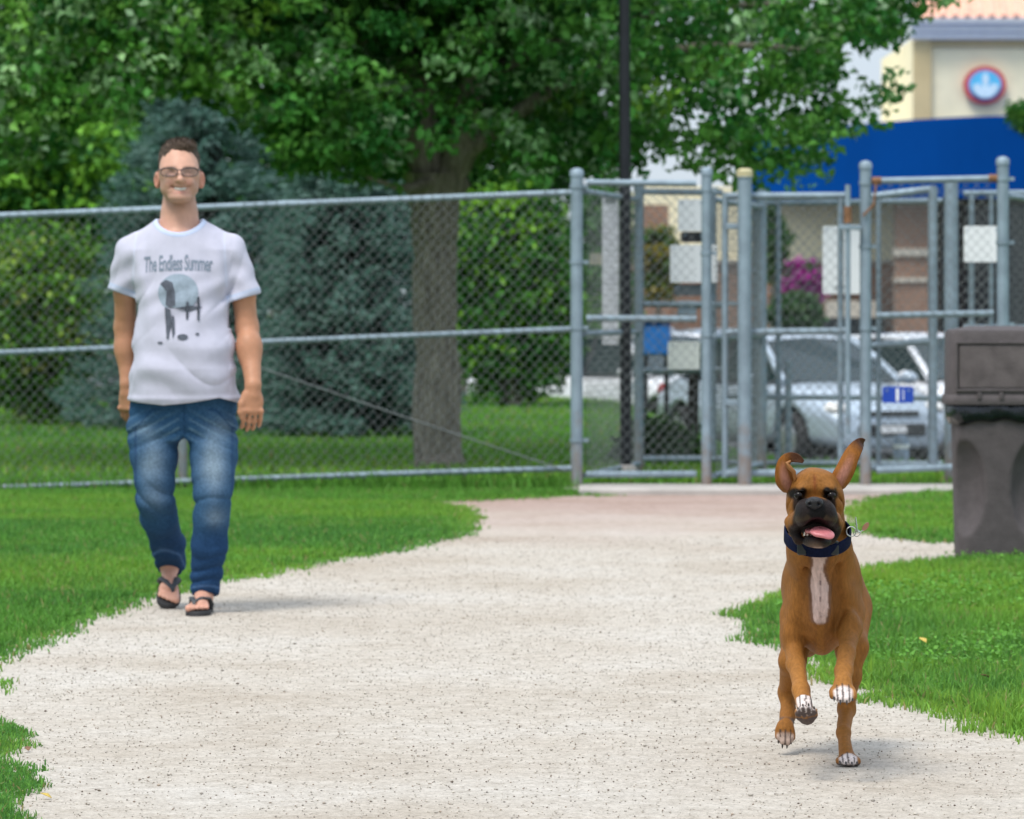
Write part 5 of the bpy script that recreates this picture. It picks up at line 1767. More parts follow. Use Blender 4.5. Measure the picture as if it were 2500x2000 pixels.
    for s_ in (-1, 1):
        pts = []
        for i in range(25):
            a = 2 * math.pi * i / 24
            ca, sa = math.cos(a), math.sin(a)
            u = 20.5 * np.sign(ca) * abs(ca) ** 0.7; v_ = 10.5 * np.sign(sa) * abs(sa) ** 0.75
            X_ = 438 + s_ * 25 + u
            pts.append(A(X_, 420.5 - v_, 16.462 + 0.00055 * abs(X_ - 438) ** 1.15 / 1.3))
        lens.append(pts)
        gl.tube(pts, [0.0030 if p[2] > A(0, 418)[2] else 0.0017 for p in pts], 6, caps=False)
        gl.tube([A(438 + s_ * 45, 415, 16.478), A(438 + s_ * 51, 414, 16.50), A(438 + s_ * 53, 416, 16.60), A(438 + s_ * 53, 428, 16.645)], 0.0026, 6)
    gl.tube([A(433, 417, 16.464), A(438, 414, 16.460), A(443, 417, 16.464)], 0.0022, 6)
    go = gl.build("glasses", M_FRAME, root, smooth=True)
    m, nt, N, L, b = new_mat("spectacle_lens")
    tr_ = N.new("ShaderNodeBsdfTransparent"); tr_.inputs[0].default_value = (0.86, 0.87, 0.88, 1)
    gs_ = N.new("ShaderNodeBsdfGlossy"); gs_.inputs["Roughness"].default_value = 0.02
    mx_ = N.new("ShaderNodeMixShader"); mx_.inputs[0].default_value = 0.04
    L.new(tr_.outputs[0], mx_.inputs[1]); L.new(gs_.outputs[0], mx_.inputs[2]); L.new(mx_.outputs[0], N["Material Output"].inputs["Surface"])
    for pts in lens:
        mb = MB(); n = 24
        v = [tuple(p) for p in pts[:24]] + [tuple(np.array(p) + np.array([0, 0.0015, 0])) for p in pts[:24]]
        mb.add(v, [tuple(range(24)), tuple(range(47, 23, -1))] + [((i + 1) % 24, i, 24 + i, 24 + (i + 1) % 24) for i in range(24)])
        mb.build("lens", m, go)

    # t-shirt
    t = Field((A(240, 0)[0], 16.30, A(0, 1002)[2]), (A(660, 0)[0], 16.92, A(0, 515)[2]), 0.0046)
    rows = [1005, 985, 950, 900, 850, 800, 750, 700, 650, 610, 575, 540]
    lf = [313, 314, 317, 323, 329, 332, 332, 328, 318, 312, 350, 385]
    rt = [585, 585, 583, 579, 572, 564, 560, 562, 570, 576, 530, 491]
    t.loft([A(0, p)[2] for p in rows], [A((a + b_) / 2, 0)[0] for a, b_ in zip(lf, rt)], [16.575, 16.572, 16.565, 16.56, 16.565, 16.575, 16.585, 16.59, 16.60, 16.605, 16.61, 16.615],
           [(b_ - a) / 2 * S for a, b_ in zip(lf, rt)], [0.150, 0.152, 0.156, 0.160, 0.156, 0.148, 0.142, 0.136, 0.124, 0.110, 0.100, 0.088], 0.02, p=2.25)
    t.cone(A(392, 572, 16.61), A(318, 612, 16.61), 0.055, 0.052, 0.03)
    t.cone(A(484, 570, 16.61), A(560, 606, 16.61), 0.055, 0.052, 0.03)
    t.cone(A(320, 622, 16.61), A(298, 722, 16.635), 0.063, 0.064, 0.025)
    t.cone(A(563, 616, 16.61), A(597, 732, 16.60), 0.064, 0.066, 0.025)
    # loose creases
    def cre(X, Yv, Z):
        u = (X - A(448, 0)[0]); w = Z - A(0, 980)[2]
        low = np.exp(-((w - 0.13) / 0.14) ** 2)
        fold = 0.006 * np.sin(46 * w - 26 * u + 5 * np.sin(9 * u)) * low
        side = 0.005 * np.sin(60 * u + 16 * w) * np.exp(-((np.abs(u) - 0.15) / 0.06) ** 2) * np.exp(-((w - 0.45) / 0.2) ** 2)
        slv = 0.0025 * np.sin(70 * Z + 40 * np.abs(u)) * (np.abs(u) > 0.185)
        drape = 0.0035 * np.sin(34 * u + 11 * np.sin(7 * w)) * np.exp(-((w - 0.30) / 0.2) ** 2)
        hemr = -0.0035 * np.exp(-((w - 0.012) / 0.010) ** 2)
        def ridge(a):
            return 0.76 - np.abs(np.sin(a)) ** 0.55
        sharp = 0.016 * ridge(15 * w + 9 * u + 1.2 * np.sin(14 * u + 5 * w)) * np.exp(-((w - 0.16) / 0.15) ** 2) * sstep(-0.10, 0.10, u)
        pull = 0.013 * ridge(20 * u - 13 * (w - 0.45) + 0.8 * np.sin(11 * w)) * np.exp(-((w - 0.42) / 0.14) ** 2) * sstep(0.06, 0.16, np.abs(u))
        return 0.8 * fold + side + slv + drape + hemr + sharp + pull
    t.disp(cre, 0.05)
    hemx = np.array([A(p, 0)[0] for p in (300, 330, 408, 470, 542, 581, 600)])
    hemz = np.array([A(0, p)[2] for p in (974, 980, 988, 982, 970, 982, 985)])
    t.cut(lambda X, Yv, Z: np.interp(X, hemx, hemz) - Z + 0 * Yv)
    # sleeve openings
    def sleeve(p, d):
        d = np.array(d, float); d /= np.linalg.norm(d)
        return lambda X, Yv, Z: ((X - p[0]) * d[0] + (Yv - p[1]) * d[1] + (Z - p[2]) * d[2])
    sl_l = sleeve(A(296, 716, 16.63), (-0.36, 0, -1.0)); sl_r = sleeve(A(598, 728, 16.60), (0.30, 0.0, -1.0))
    xl, xr = A(334, 0)[0], A(557, 0)[0]
    t.cut(lambda X, Yv, Z: np.where((X < xl - 0.006) & (Z > A(0, 800)[2]), sl_l(X, Yv, Z), -1.0))
    t.cut(lambda X, Yv, Z: np.where((X > xr + 0.006) & (Z > A(0, 800)[2]), sl_r(X, Yv, Z), -1.0))
    # keep only torso below the sleeves
    t.ell(A(438, 524, 16.575), (0.0885, 0.125, 0.078), 0.004, '-')
    Vt, Qt = t.mesh(1)
    x, y, z = Vt.T
    ct = np.tile(np.array([0.515, 0.505, 0.60]), (len(Vt), 1))
    nk = A(438, 524, 16.575)
    dn = np.sqrt(((x - nk[0]) / 0.0885) ** 2 + ((y - nk[1]) / 0.125) ** 2 + ((z - nk[2]) / 0.078) ** 2)
    ct = mixc(ct, (0.55, 0.62, 0.80), 0.9 * sstep(1.24, 1.20, dn))
    ct = mixc(ct, (0.36, 0.44, 0.62), 0.8 * np.exp(-((dn - 1.22) / 0.025) ** 2))
    for fn, msk in ((sl_l, x < xl), (sl_r, x > xr)):
        e = -fn(x, y, z)
        ct = mixc(ct, (0.42, 0.50, 0.66), 0.8 * msk * (z > A(0, 760)[2]) * (np.exp(-((e - 0.022) / 0.004) ** 2) + 0.5 * (e < 0.02)))
    # shoulder seams
    for pxs, sgn in ((330, -1), (553, 1)):
        sx = A(pxs, 0)[0]
        e = x - (sx - sgn * 0.25 * (z - A(0, 640)[2]) * 0.25)
        ct = mixc(ct, (0.58, 0.62, 0.76), 0.5 * np.exp(-(e / 0.004) ** 2) * (z > A(0, 700)[2]))
    shirt = mesh_np("t_shirt", Vt, quads=Qt, mat=mat_attr("white_jersey", 0.9, 0.04, 30, 0.12, 500, sheen=0.1, spec=0.1), parent=root, col=ct)

    # print on the shirt: words and a plain grey emblem, laid onto the cloth
    bvh = BVHTree.FromPolygons([tuple(p) for p in Vt], [tuple(q) for q in Qt])

    def lay(pts, off):
        out = []
        for (X, Z) in pts:
            hit = bvh.ray_cast(Vector((X, 15.5, Z)), Vector((0, 1, 0)))
            yy = hit[0].y if hit[0] is not None else 16.45
            out.append((X, yy - off, Z))
        return out
    M_INK = mat("faded_grey_ink", (0.20, 0.24, 0.30), 0.9, var=0.12, scale=60)
    M_INK2 = mat("dark_grey_ink", (0.085, 0.095, 0.12), 0.9, var=0.3, scale=50)
    M_INK3 = mat("mid_grey_ink", (0.29, 0.35, 0.42), 0.9, var=0.15, scale=40)
    cu = bpy.data.curves.new("words", 'FONT')
    cu.body = "The Endless Summer"
    cu.size = 1.0; cu.resolution_u = 3; cu.offset = 0.018; cu.space_character = 0.93
    to = bpy.data.objects.new("words_tmp", cu)
    COL.objects.link(to)
    dg = bpy.context.evaluated_depsgraph_get()
    tm = bpy.data.meshes.new_from_object(to.evaluated_get(dg))
    bpy.data.objects.remove(to)
    co = np.array([tuple(v.co) for v in tm.vertices])
    lo, hi = co.min(0), co.max(0)
    X0, X1 = A(357, 0)[0], A(524, 0)[0]
    Zb, Zt = A(0, 664)[2], A(0, 625)[2]
    u = (co[:, 0] - lo[0]) / (hi[0] - lo[0]); v = (co[:, 1] - lo[1]) / (hi[1] - lo[1])
    arch = 0.006 * (1 - (2 * u - 1) ** 2) - 0.004 * (1 - u)
    pts = lay(list(zip(X0 + u * (X1 - X0), Zb + v * (Zt - Zb) + arch)), 0.0022)
    me = bpy.data.meshes.new("print_words")
    me.from_pydata([tuple(np.array(p) - np.array(base)) for p in pts], [], [tuple(p.vertices) for p in tm.polygons])
    link_mesh("print_words", me, M_INK, shirt, smooth=False).location = (0, 0, 0)
    bpy.data.meshes.remove(tm)

    def blob(name, out, m_, off):
        """filled flat shape given in photo pixels around its centre"""
        cxy = np.mean(np.array(out), 0)
        vs = []; fs = []
        rings = 5; n = len(out)
        for k_ in range(rings + 1):
            s2 = k_ / rings
            for (a, b_) in out:
                q = A(cxy[0] + (a - cxy[0]) * s2, cxy[1] + (b_ - cxy[1]) * s2)
                vs.append((q[0], q[2]))
        for k_ in range(rings):
            for i in range(n):
                j = (i + 1) % n
                fs.append((k_ * n + i, k_ * n + j, (k_ + 1) * n + j, (k_ + 1) * n + i))
        P3 = lay(vs, off)
        me_ = bpy.data.meshes.new(name)
        me_.from_pydata([tuple(np.array(p) - np.array(base)) for p in P3], [], fs)
        link_mesh(name, me_, m_, shirt, smooth=False)
    circ = lambda cx, cy, rx, ry, n=28: [(cx + rx * math.cos(2 * math.pi * i / n), cy + ry * math.sin(2 * math.pi * i / n)) for i in range(n)]
    dome = [p for p in circ(442, 715, 49, 46)]
    dome = [(a, min(b_, 752 + 0.05 * (a - 442))) for a, b_ in dome]
    blob("print_emblem", dome, M_INK3, 0.0022)
    for out in ([(398, 693), (412, 684), (428, 690), (434, 712), (436, 745), (424, 752), (412, 745), (414, 712)],
                [(436, 752), (470, 746), (502, 750), (470, 760)],
                circ(455, 822, 13, 7, 14), [(410, 750), (424, 756), (427, 790), (421, 826), (416, 828), (413, 790)], [(428, 770), (433, 772), (436, 812), (431, 826), (427, 800)], circ(490, 815, 5, 3, 10), circ(400, 836, 7, 2.5, 10), [(462, 738), (468, 738), (467, 780), (462, 780)], [(489, 725), (494, 725), (495, 782), (489, 782)]):
        blob("print_emblem", out, M_INK2, 0.0040)

    # jeans
    j = Field((A(290, 0)[0], 16.15, A(0, 1475)[2] - 0.02), (A(600, 0)[0], 17.08, A(0, 940)[2]), 0.0048)
    rows = [1075, 1050, 1010, 970, 945]
    lf = [322, 314, 313, 317, 320]; rt = [572, 577, 579, 580, 578]
    j.loft([A(0, p)[2] for p in rows], [A((a + b_) / 2, 0)[0] for a, b_ in zip(lf, rt)], [16.6] * 5, [(b_ - a) / 2 * S for a, b_ in zip(lf, rt)], [0.11, 0.122, 0.127, 0.125, 0.122], 0.02, p=2.4)
    j.chain([A(374, 1050), A(378, 1115, 16.57), A(377, 1173, 16.545), A(379, 1215, 16.545), A(388, 1263, 16.62), A(409, 1330, 16.78), A(414, 1385, 16.89)],
            [0.100, 0.091, 0.0765, 0.071, 0.069, 0.066, 0.050], 0.02)
    j.cone(A(425, 1325, 16.86), A(424, 1380, 16.94), 0.050, 0.046, 0.03)
    j.chain([A(512, 1050), A(521, 1110, 16.54), A(521, 1170, 16.49), A(520, 1211, 16.465), A(516, 1263, 16.475), A(511, 1333, 16.50), A(504, 1400, 16.53), A(500, 1440, 16.54)],
            [0.100, 0.090, 0.0780, 0.0715, 0.069, 0.067, 0.056, 0.056], 0.02)
    # gap between the legs
    j.ell(A(449, 1110, 16.55), (0.014, 0.3, 0.07), 0.02, '-')

    def wr(X, Yv, Z):
        pyv = HORIZON + (EYE - Z) * F_PX / 16.6
        u = X - A(449, 0)[0]
        knee = np.exp(-((pyv - 1215) / 45) ** 2); hem = np.exp(-((pyv - 1400) / 60) ** 2); cr = np.exp(-((pyv - 1055) / 45) ** 2)
        rg = lambda a: 0.74 - np.abs(np.sin(a)) ** 0.6
        w = 0.011 * rg(0.060 * pyv + 17 * np.abs(u) + 1.1 * np.sin(20 * u)) * knee
        w = w + 0.010 * rg(0.085 * pyv - 16 * u + 1.5 * np.sin(25 * u + 0.03 * pyv)) * hem
        w = w + 0.011 * rg(0.075 * pyv - 19 * np.abs(u)) * cr
        w = w + 0.0022 * np.sin(45 * u + 0.03 * pyv)
        return w
    j.disp(wr, 0.06)
    hl = A(413, 1394, 16.89); hr = A(500, 1448, 16.5)
    j.cut(lambda X, Yv, Z: np.where(X < A(452, 0)[0], hl[2] - Z - 0.35 * (Yv - hl[1]), hr[2] - Z - 0.28 * (Yv - 16.50)))
    Vj, Qj = j.mesh(1)
    x, y, z = Vj.T
    px = 1250 + x * F_PX / y; py = HORIZON + (EYE - z) * F_PX / y
    cj = np.tile(np.array([0.032, 0.088, 0.175]), (len(Vj), 1))
    nz = 0.5 + 0.5 * wob(Vj, 22, 8)
    fade = 0
    for (cx_, cy_, rx_, ry_, w_) in ((372, 1130, 30, 62, 0.75), (520, 1130, 30, 70, 1.0), (378, 1215, 28, 26, 0.40), (525, 1262, 24, 26, 0.55), (345, 1050, 26, 18, 0.35), (545, 1045, 26, 22, 0.4)):
        fade = fade + w_ * np.exp(-((px - cx_) / rx_) ** 2 - ((py - cy_) / ry_) ** 2)
    cj = mixc(cj, (0.25, 0.32, 0.37), np.clip(fade, 0, 1) * (0.5 + 0.4 * nz) * (y < 16.62))
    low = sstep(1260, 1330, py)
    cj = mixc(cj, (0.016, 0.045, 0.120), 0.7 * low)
    # whiskers, fly, pockets, seams
    cj = mixc(cj, (0.20, 0.32, 0.42), 0.35 * (np.sin(py * 0.28 - np.abs(px - 449) * 0.16) > 0.55) * np.exp(-((py - 1045) / 30) ** 2) * (np.abs(px - 449) > 12))
    cj = mixc(cj, (0.012, 0.035, 0.09), 0.6 * np.exp(-((px - 449 - 0.03 * (py - 1000)) / 2.5) ** 2) * (py < 1062) * (py > 985))
    for sx in (-1, 1):
        cj = mixc(cj, (0.015, 0.04, 0.11), 0.5 * np.exp(-((np.abs(px - 449 - sx * 118) - 0.0) / 3.0) ** 2) * (py > 1040) * (py < 1330))
        pk = py - (1000 + 45 * sstep(70, 125, np.abs(px - 449)))
        cj = mixc(cj, (0.02, 0.055, 0.13), 0.6 * np.exp(-(pk / 2.5) ** 2) * (np.abs(px - 449) > 60) * (np.abs(px - 449) < 128) * (y < 16.6))
    he = np.where(x < A(452, 0)[0], z + 0.35 * (y - hl[1]) - hl[2], z + 0.28 * (y - 16.50) - hr[2])
    cj = mixc(cj, (0.10, 0.19, 0.36), 0.6 * np.exp(-((he - 0.022) / 0.004) ** 2))
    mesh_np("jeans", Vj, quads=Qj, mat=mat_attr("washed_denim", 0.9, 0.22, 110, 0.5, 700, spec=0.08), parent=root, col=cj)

    # sandals: footbed and toe-post straps
    M_SOLE = mat("black_rubber_sole", (0.022, 0.022, 0.024), 0.7, bump=0.2)
    M_STRAP = mat("dark_sandal_strap", (0.040, 0.046, 0.052), 0.6, var=0.2)
    outl = [(-0.030, -0.005), (0.0, -0.014), (0.030, -0.005), (0.034, 0.04), (0.034, 0.10), (0.045, 0.165), (0.048, 0.20), (0.042, 0.235), (0.022, 0.262), (-0.005, 0.270), (-0.030, 0.256), (-0.045, 0.225), (-0.048, 0.19), (-0.043, 0.14), (-0.034, 0.09), (-0.034, 0.04)]
    for tf, inner in ((foot_r, -1), (foot_l, 1)):
        mb = MB(); n = len(outl); v = []
        for (zz, sc) in ((0.0, 0.96), (0.004, 1.0), (0.018, 1.0), (0.023, 0.97)):
            v += [tf((a * sc, 0.125 + (b_ - 0.125) * sc, zz)) for a, b_ in outl]
        fs = [tuple(range(n - 1, -1, -1)), tuple(range(3 * n, 4 * n))]
        for k_ in range(3):
            for i in range(n):
                i2 = (i + 1) % n
                fs.append((k_ * n + i, k_ * n + i2, (k_ + 1) * n + i2, (k_ + 1) * n + i))
        mb.add(v, fs)
        so = mb.build("sandal", M_SOLE, root, smooth=True)
        st = MB()
        tp = (inner * 0.018, 0.212, 0.030)
        for sd in (-1, 1):
            st.tube([tf(tp), tf((inner * 0.016, 0.200, 0.058)), tf((inner * 0.010 + sd * 0.020, 0.165, 0.069)), tf((sd * 0.031, 0.132, 0.064)), tf((sd * 0.037, 0.112, 0.040)), tf((sd * 0.032, 0.10, 0.018))],
                    [0.005, 0.008, 0.013, 0.014, 0.013, 0.010], 10, flat=0.40, up=tuple(np.array(tf((0, 0, 1))) - np.array(tf((0, 0, 0)))))
        st.build("strap", M_STRAP, so, smooth=True)


build_man()
# ------------------------------------------------------------------ the running dog
def build_dog():
    A = at
    root = thing("dog", "tan boxer dog with black muzzle and white chest running towards the viewer", "dog", (0.86, 11.0, 0.0))
    f = Field((0.56, 10.36, -0.01), (1.06, 11.62, 0.84), 0.0042)
    # trunk
    f.ell(A(2006, 1468, 11.02), (0.088, 0.27, 0.126), 0.03)
    f.ell(A(2006, 1440, 10.86), (0.078, 0.12, 0.122), 0.04)
    f.ell(A(2003, 1505, 10.85), (0.058, 0.10, 0.098), 0.03)
    f.ell(A(2004, 1425, 10.765), (0.042, 0.04, 0.085), 0.04)
    f.cone(A(2012, 1455, 11.10), A(2022, 1470, 11.42), 0.080, 0.072, 0.05)
    # neck
    f.cone(A(1992, 1255, 10.73), A(2000, 1350, 10.78), 0.070, 0.076, 0.03)
    f.cone(A(2000, 1345, 10.79), A(2005, 1430, 10.90), 0.074, 0.098, 0.04)
    # shoulders
    for px, py in ((1950, 1450), (2066, 1445)):
        f.ell(A(px, py, 10.88), (0.033, 0.085, 0.115), 0.022)
        f.ell(A(px + (-10 if px < 2000 else 8), py + 52, 10.845), (0.029, 0.055, 0.072), 0.018)
        f.ell(A(px + (6 if px < 2000 else -6), py + 10, 10.80), (0.024, 0.030, 0.060), 0.018)
    for a_, b_ in (((1974, 1385), (1962, 1540)), ((2040, 1385), (2050, 1530))):
        f.cone(A(a_[0], a_[1], 10.735), A(b_[0], b_[1], 10.765), 0.010, 0.013, 0.030, '-')
    for px_ in (1986, 2022):
        f.ell(A(px_, 1475, 10.79), (0.026, 0.030, 0.062), 0.014)
    # haunches
    f.ell(A(1972, 1492, 11.38), (0.048, 0.11, 0.125), 0.04)
    f.ell(A(2066, 1478, 11.36), (0.052, 0.11, 0.13), 0.04)
    # front legs
    f.chain([A(1938, 1500, 10.86), A(1935, 1560, 10.85), A(1942, 1622, 10.77), A(1956, 1684, 10.675), A(1966, 1730, 10.625)],
            [0.037, 0.029, 0.0225, 0.0195, 0.020], 0.014)
    f.ell(A(1932, 1552, 10.83), (0.025, 0.034, 0.042), 0.014)
    f.chain([A(2078, 1490, 10.85), A(2076, 1536, 10.79), A(2066, 1595, 10.68), A(2060, 1640, 10.615), A(2059, 1662, 10.585)],
            [0.037, 0.029, 0.0215, 0.0215, 0.022], 0.014)
    f.ell(A(2076, 1528, 10.77), (0.024, 0.034, 0.04), 0.014)
    # hind legs
    f.chain([A(2076, 1490, 11.34), A(2078, 1580, 11.18), A(2074, 1650, 11.17)], [0.056, 0.038, 0.029], 0.03)
    f.chain([A(2074, 1650, 11.17), A(2066, 1733, 11.22), A(2060, 1790, 11.09), A(2065, 1840, 11.02)], [0.029, 0.0215, 0.0178, 0.0190], 0.015)
    f.chain([A(1956, 1510, 11.36), A(1936, 1610, 11.22), A(1922, 1690, 11.34), A(1924, 1745, 11.30), A(1920, 1772, 11.27)],
            [0.052, 0.034, 0.021, 0.0175, 0.020], 0.02)

    # paws: four toes each
    def paw(c, fwd, up, s=1.0, spread=0.0125):
        c = np.array(c); fwd = np.array(fwd, float); fwd /= np.linalg.norm(fwd)
        up = np.array(up, float); up -= fwd * (up @ fwd); up /= np.linalg.norm(up)
        lat = np.cross(fwd, up)
        Rm = np.stack([lat, fwd, up], 1)
        f.ell(c - fwd * 0.010 * s, np.array([0.023, 0.026, 0.016]) * s, 0.012, R=Rm)
        ends = []
        for i, (a, b) in enumerate(((-1.55, 0.004), (-0.55, 0.016), (0.55, 0.016), (1.55, 0.004))):
            p = c + lat * a * spread * s + fwd * b * s - up * 0.002
            f.cone(p - fwd * 0.012 * s, p + fwd * 0.006 * s, 0.0092 * s, 0.0100 * s, 0.0025)
            ends.append((p + fwd * 0.0165 * s - up * 0.001, fwd, up))
        return c, fwd, up, lat, ends
    pawFL = paw(A(1969, 1742, 10.600), (-0.10, -0.62, 0.66), (0.0, 0.72, 0.62), 1.02)
    pawFR = paw(A(2057, 1690, 10.56), (0.0, -0.80, -0.48), (0.0, -0.48, 0.80), 1.16)
    pawHR = paw((A(2068, 1860, 11.0)[0], 10.985, 0.0195), (0.02, -1, -0.06), (0, 0, 1), 1.12)
    pawHL = paw(A(1917, 1790, 11.25), (-0.05, -0.25, -0.95), (0.0, -0.95, 0.25), 1.0, 0.011)

    # head
    f.ell(A(1990, 1192, 10.645), (0.063, 0.080, 0.050), 0.02)
    f.ell(A(1988, 1180, 10.615), (0.046, 0.05, 0.034), 0.02)
    for sx, px in ((-1, 1950), (1, 2031)):
        f.ell(A(px, 1232, 10.635), (0.033, 0.058, 0.046), 0.022)       # cheeks
        f.ell(A(1990 + sx * 33, 1192, 10.575), (0.017, 0.018, 0.012), 0.014)   # brows
        f.ell(A(1990 + sx * 26, 1262, 10.53), (0.026, 0.052, 0.030), 0.012)    # flews
        f.ell(A(1990 + sx * 45, 1272, 10.575), (0.020, 0.040, 0.026), 0.014)
        f.cone(A(1990 + sx * 60, 1275, 10.60), A(1990 + sx * 40, 1318, 10.575), 0.014, 0.013, 0.012)   # lip corners
    f.ell(A(1989, 1240, 10.53), (0.044, 0.062, 0.027), 0.016)          # muzzle bridge
    f.ell(A(1989, 1256, 10.497), (0.034, 0.030, 0.022), 0.012)
    # lower jaw
    f.ell(A(1995, 1322, 10.555), (0.037, 0.062, 0.0175), 0.006)
    f.ell(A(1995, 1314, 10.530), (0.033, 0.030, 0.012), 0.006)
    # open mouth
    f.ell(A(1995, 1295, 10.50), (0.038, 0.075, 0.0145), 0.006, '-')
    f.ell(A(1992, 1287, 10.485), (0.022, 0.055, 0.021), 0.006, '-')
    # eye sockets, forehead furrow, muzzle cleft
    for px in (1950, 2029):
        f.ell(A(px, 1209, 10.560), (0.0135, 0.014, 0.0105), 0.008, '-')
    f.cone(A(1989, 1160, 10.575), A(1989, 1195, 10.548), 0.0035, 0.005, 0.008, '-')
    f.cone(A(1989, 1248, 10.466), A(1990, 1272, 10.466), 0.003, 0.003, 0.005, '-')
    for px, sx in ((1950, -1), (2029, 1)):
        f.cone(A(px - sx * 12, 1199, 10.556), A(px + sx * 12, 1201, 10.564), 0.0035, 0.0030, 0.006)      # upper lids
        f.cone(A(1990 + sx * 9, 1158, 10.578), A(1990 + sx * 13, 1190, 10.556), 0.0025, 0.0035, 0.006, '-')
        f.cone(A(1990 + sx * 58, 1212, 10.595), A(1990 + sx * 68, 1245, 10.625), 0.003, 0.003, 0.007, '-')
        f.cone(A(1990 + sx * 52, 1248, 10.578), A(1990 + sx * 66, 1272, 10.600), 0.0035, 0.003, 0.007, '-')
    # cheek folds
    for sx in (-1, 1):
        f.cone(A(1990 + sx * 38, 1232, 10.560), A(1990 + sx * 62, 1250, 10.592), 0.003, 0.003, 0.006, '-')

    def bumps(X, Y, Z):
        return 0.0016 * np.sin(38 * Z + 21 * X) * np.sin(33 * Y + 10 * Z) + 0.0010 * np.sin(90 * X + 50 * Z)
    f.disp(bumps)
    V, Q = f.mesh(1)
    x, y, z = V.T
    # coat colours
    px = 1250 + x * F_PX / y; py = HORIZON + (EYE - z) * F_PX / y
    tan = np.array([0.245, 0.100, 0.023])
    c = np.tile(tan, (len(V), 1))
    n1 = wob(V, 40, 1); n2 = wob(V, 15, 2)
    c = c * (1 + 0.10 * n2)[:, None]
    leg = sstep(0.36, 0.24, z)
    c = mixc(c, (0.38, 0.165, 0.040), 0.8 * leg * (y < 10.95) + 0.25 * leg * (y >= 10.95))
    headm = (z > 0.585) & (y < 10.76)
    # black mask
    hx, hz = x - A(1990, 1240, 10.55)[0], z - A(1990, 1240, 10.55)[2]
    d_mask = np.sqrt((hx / 0.060) ** 2 + ((hz + 0.036) / 0.060) ** 2 + ((y - 10.50) / 0.095) ** 2) + 0.07 * n1
    c = mixc(c, (0.0065, 0.0055, 0.0055), headm * sstep(1.18, 0.95, d_mask))
    warm = headm * sstep(1.0, 0.8, np.sqrt(((np.abs(hx) - 0.034) / 0.022) ** 2 + ((hz + 0.030) / 0.022) ** 2)) * (y < 10.56)
    c = mixc(c, (0.070, 0.046, 0.028), 0.65 * warm)
    for ex in (1950, 2029):
        e = A(ex, 1209, 10.56)
        sx = -1 if ex < 1990 else 1
        d = np.sqrt(((x - e[0] - sx * 0.001) / 0.024) ** 2 + ((z - e[2] - 0.001) / 0.018) ** 2) + 0.14 * n1
        d2 = np.sqrt(((x - e[0] + sx * 0.010) / 0.012) ** 2 + ((z - e[2] - 0.009) / 0.012) ** 2) + 0.14 * n1
        c = mixc(c, (0.009, 0.007, 0.006), headm * (y < 10.64) * sstep(1.15, 0.65, np.minimum(d, d2)))
        d3 = np.sqrt(((x - e[0] + sx * 0.003) / 0.020) ** 2 + ((z - e[2] + 0.026) / 0.030) ** 2) + 0.1 * n1
        c = mixc(c, (0.016, 0.011, 0.010), 0.95 * headm * (y < 10.62) * sstep(1.1, 0.7, d3))
    fr = headm * np.exp(-(hx / 0.0045) ** 2) * sstep(0.03, 0.05, hz) * sstep(0.09, 0.07, hz)
    c = mixc(c, (0.16, 0.04, 0.012), 0.75 * fr)
    # inside of the mouth and lips
    mo = A(1995, 1297, 10.5)
    d = np.sqrt(((x - mo[0]) / 0.048) ** 2 + ((z - mo[2]) / 0.021) ** 2)
    c = mixc(c, (0.016, 0.006, 0.007), headm * (y < 10.69) * sstep(1.55, 1.25, d))
    for (mc, mr_) in ((A(1995, 1295, 10.50), (0.038, 0.075, 0.0145)), (A(1992, 1287, 10.485), (0.022, 0.055, 0.021))):
        q_ = np.sqrt(((V - mc) ** 2 / np.array(mr_) ** 2).sum(1))
        c = mixc(c, (0.020, 0.006, 0.008), headm * sstep(1.30, 1.18, q_))
    jaw = headm * sstep(1.15, 0.9, np.sqrt(((x - mo[0]) / 0.066) ** 2 + ((z - A(1995, 1312, 10.52)[2]) / 0.036) ** 2)) * (y < 10.69)
    c = mixc(c, (0.012, 0.009, 0.009), 0.95 * jaw)
    chin = headm * np.exp(-((x - mo[0] + 0.006) / 0.017) ** 2 - ((z - A(1995, 1334, 10.5)[2]) / 0.012) ** 2) * (y < 10.56)
    c = mixc(c, (0.20, 0.13, 0.09), 0.6 * chin)
    # white chest blaze with a grey rim
    rows = np.array([1340, 1352, 1375, 1390, 1412, 1430, 1450, 1475, 1500, 1517, 1524])
    lft = np.array([1984, 1983, 1985, 1985, 1981, 1981, 1984, 1984, 1986, 1986, 1992])
    rgt = np.array([2006, 2018, 2012, 2010, 2016, 2023, 2022, 2020, 2020, 2016, 2010])
    l = np.interp(py, rows, lft) + 2.5 * n1 + 2 * n2; r_ = np.interp(py, rows, rgt) + 3.0 * n1 + 2 * n2
    front = (y < 10.93) * (z < 0.61)
    vert = sstep(1332, 1344, py) * sstep(1527, 1517, py)
    ed = np.minimum(px - l, r_ - px)
    c = mixc(c, (0.115, 0.085, 0.078), 0.9 * front * vert * sstep(-11, -3, ed))
    c = mixc(c, (0.60, 0.43, 0.38), front * vert * sstep(-2.0, 2.0, ed))
    seam = front * vert * np.exp(-((px - 2003 - (py - 1450) * 0.012) / 2.0) ** 2) * (py > 1400) * (0.35 + 0.6 * (np.sin(py * 0.16) > 0.45))
    c = mixc(c, (0.13, 0.085, 0.085), np.clip(seam, 0, 1))
    # darker inner sides of the brisket and under the neck
    c = mixc(c, (0.19, 0.075, 0.022), 0.5 * front * sstep(-40, -10, ed) * sstep(1345, 1370, py) * (ed < 0))
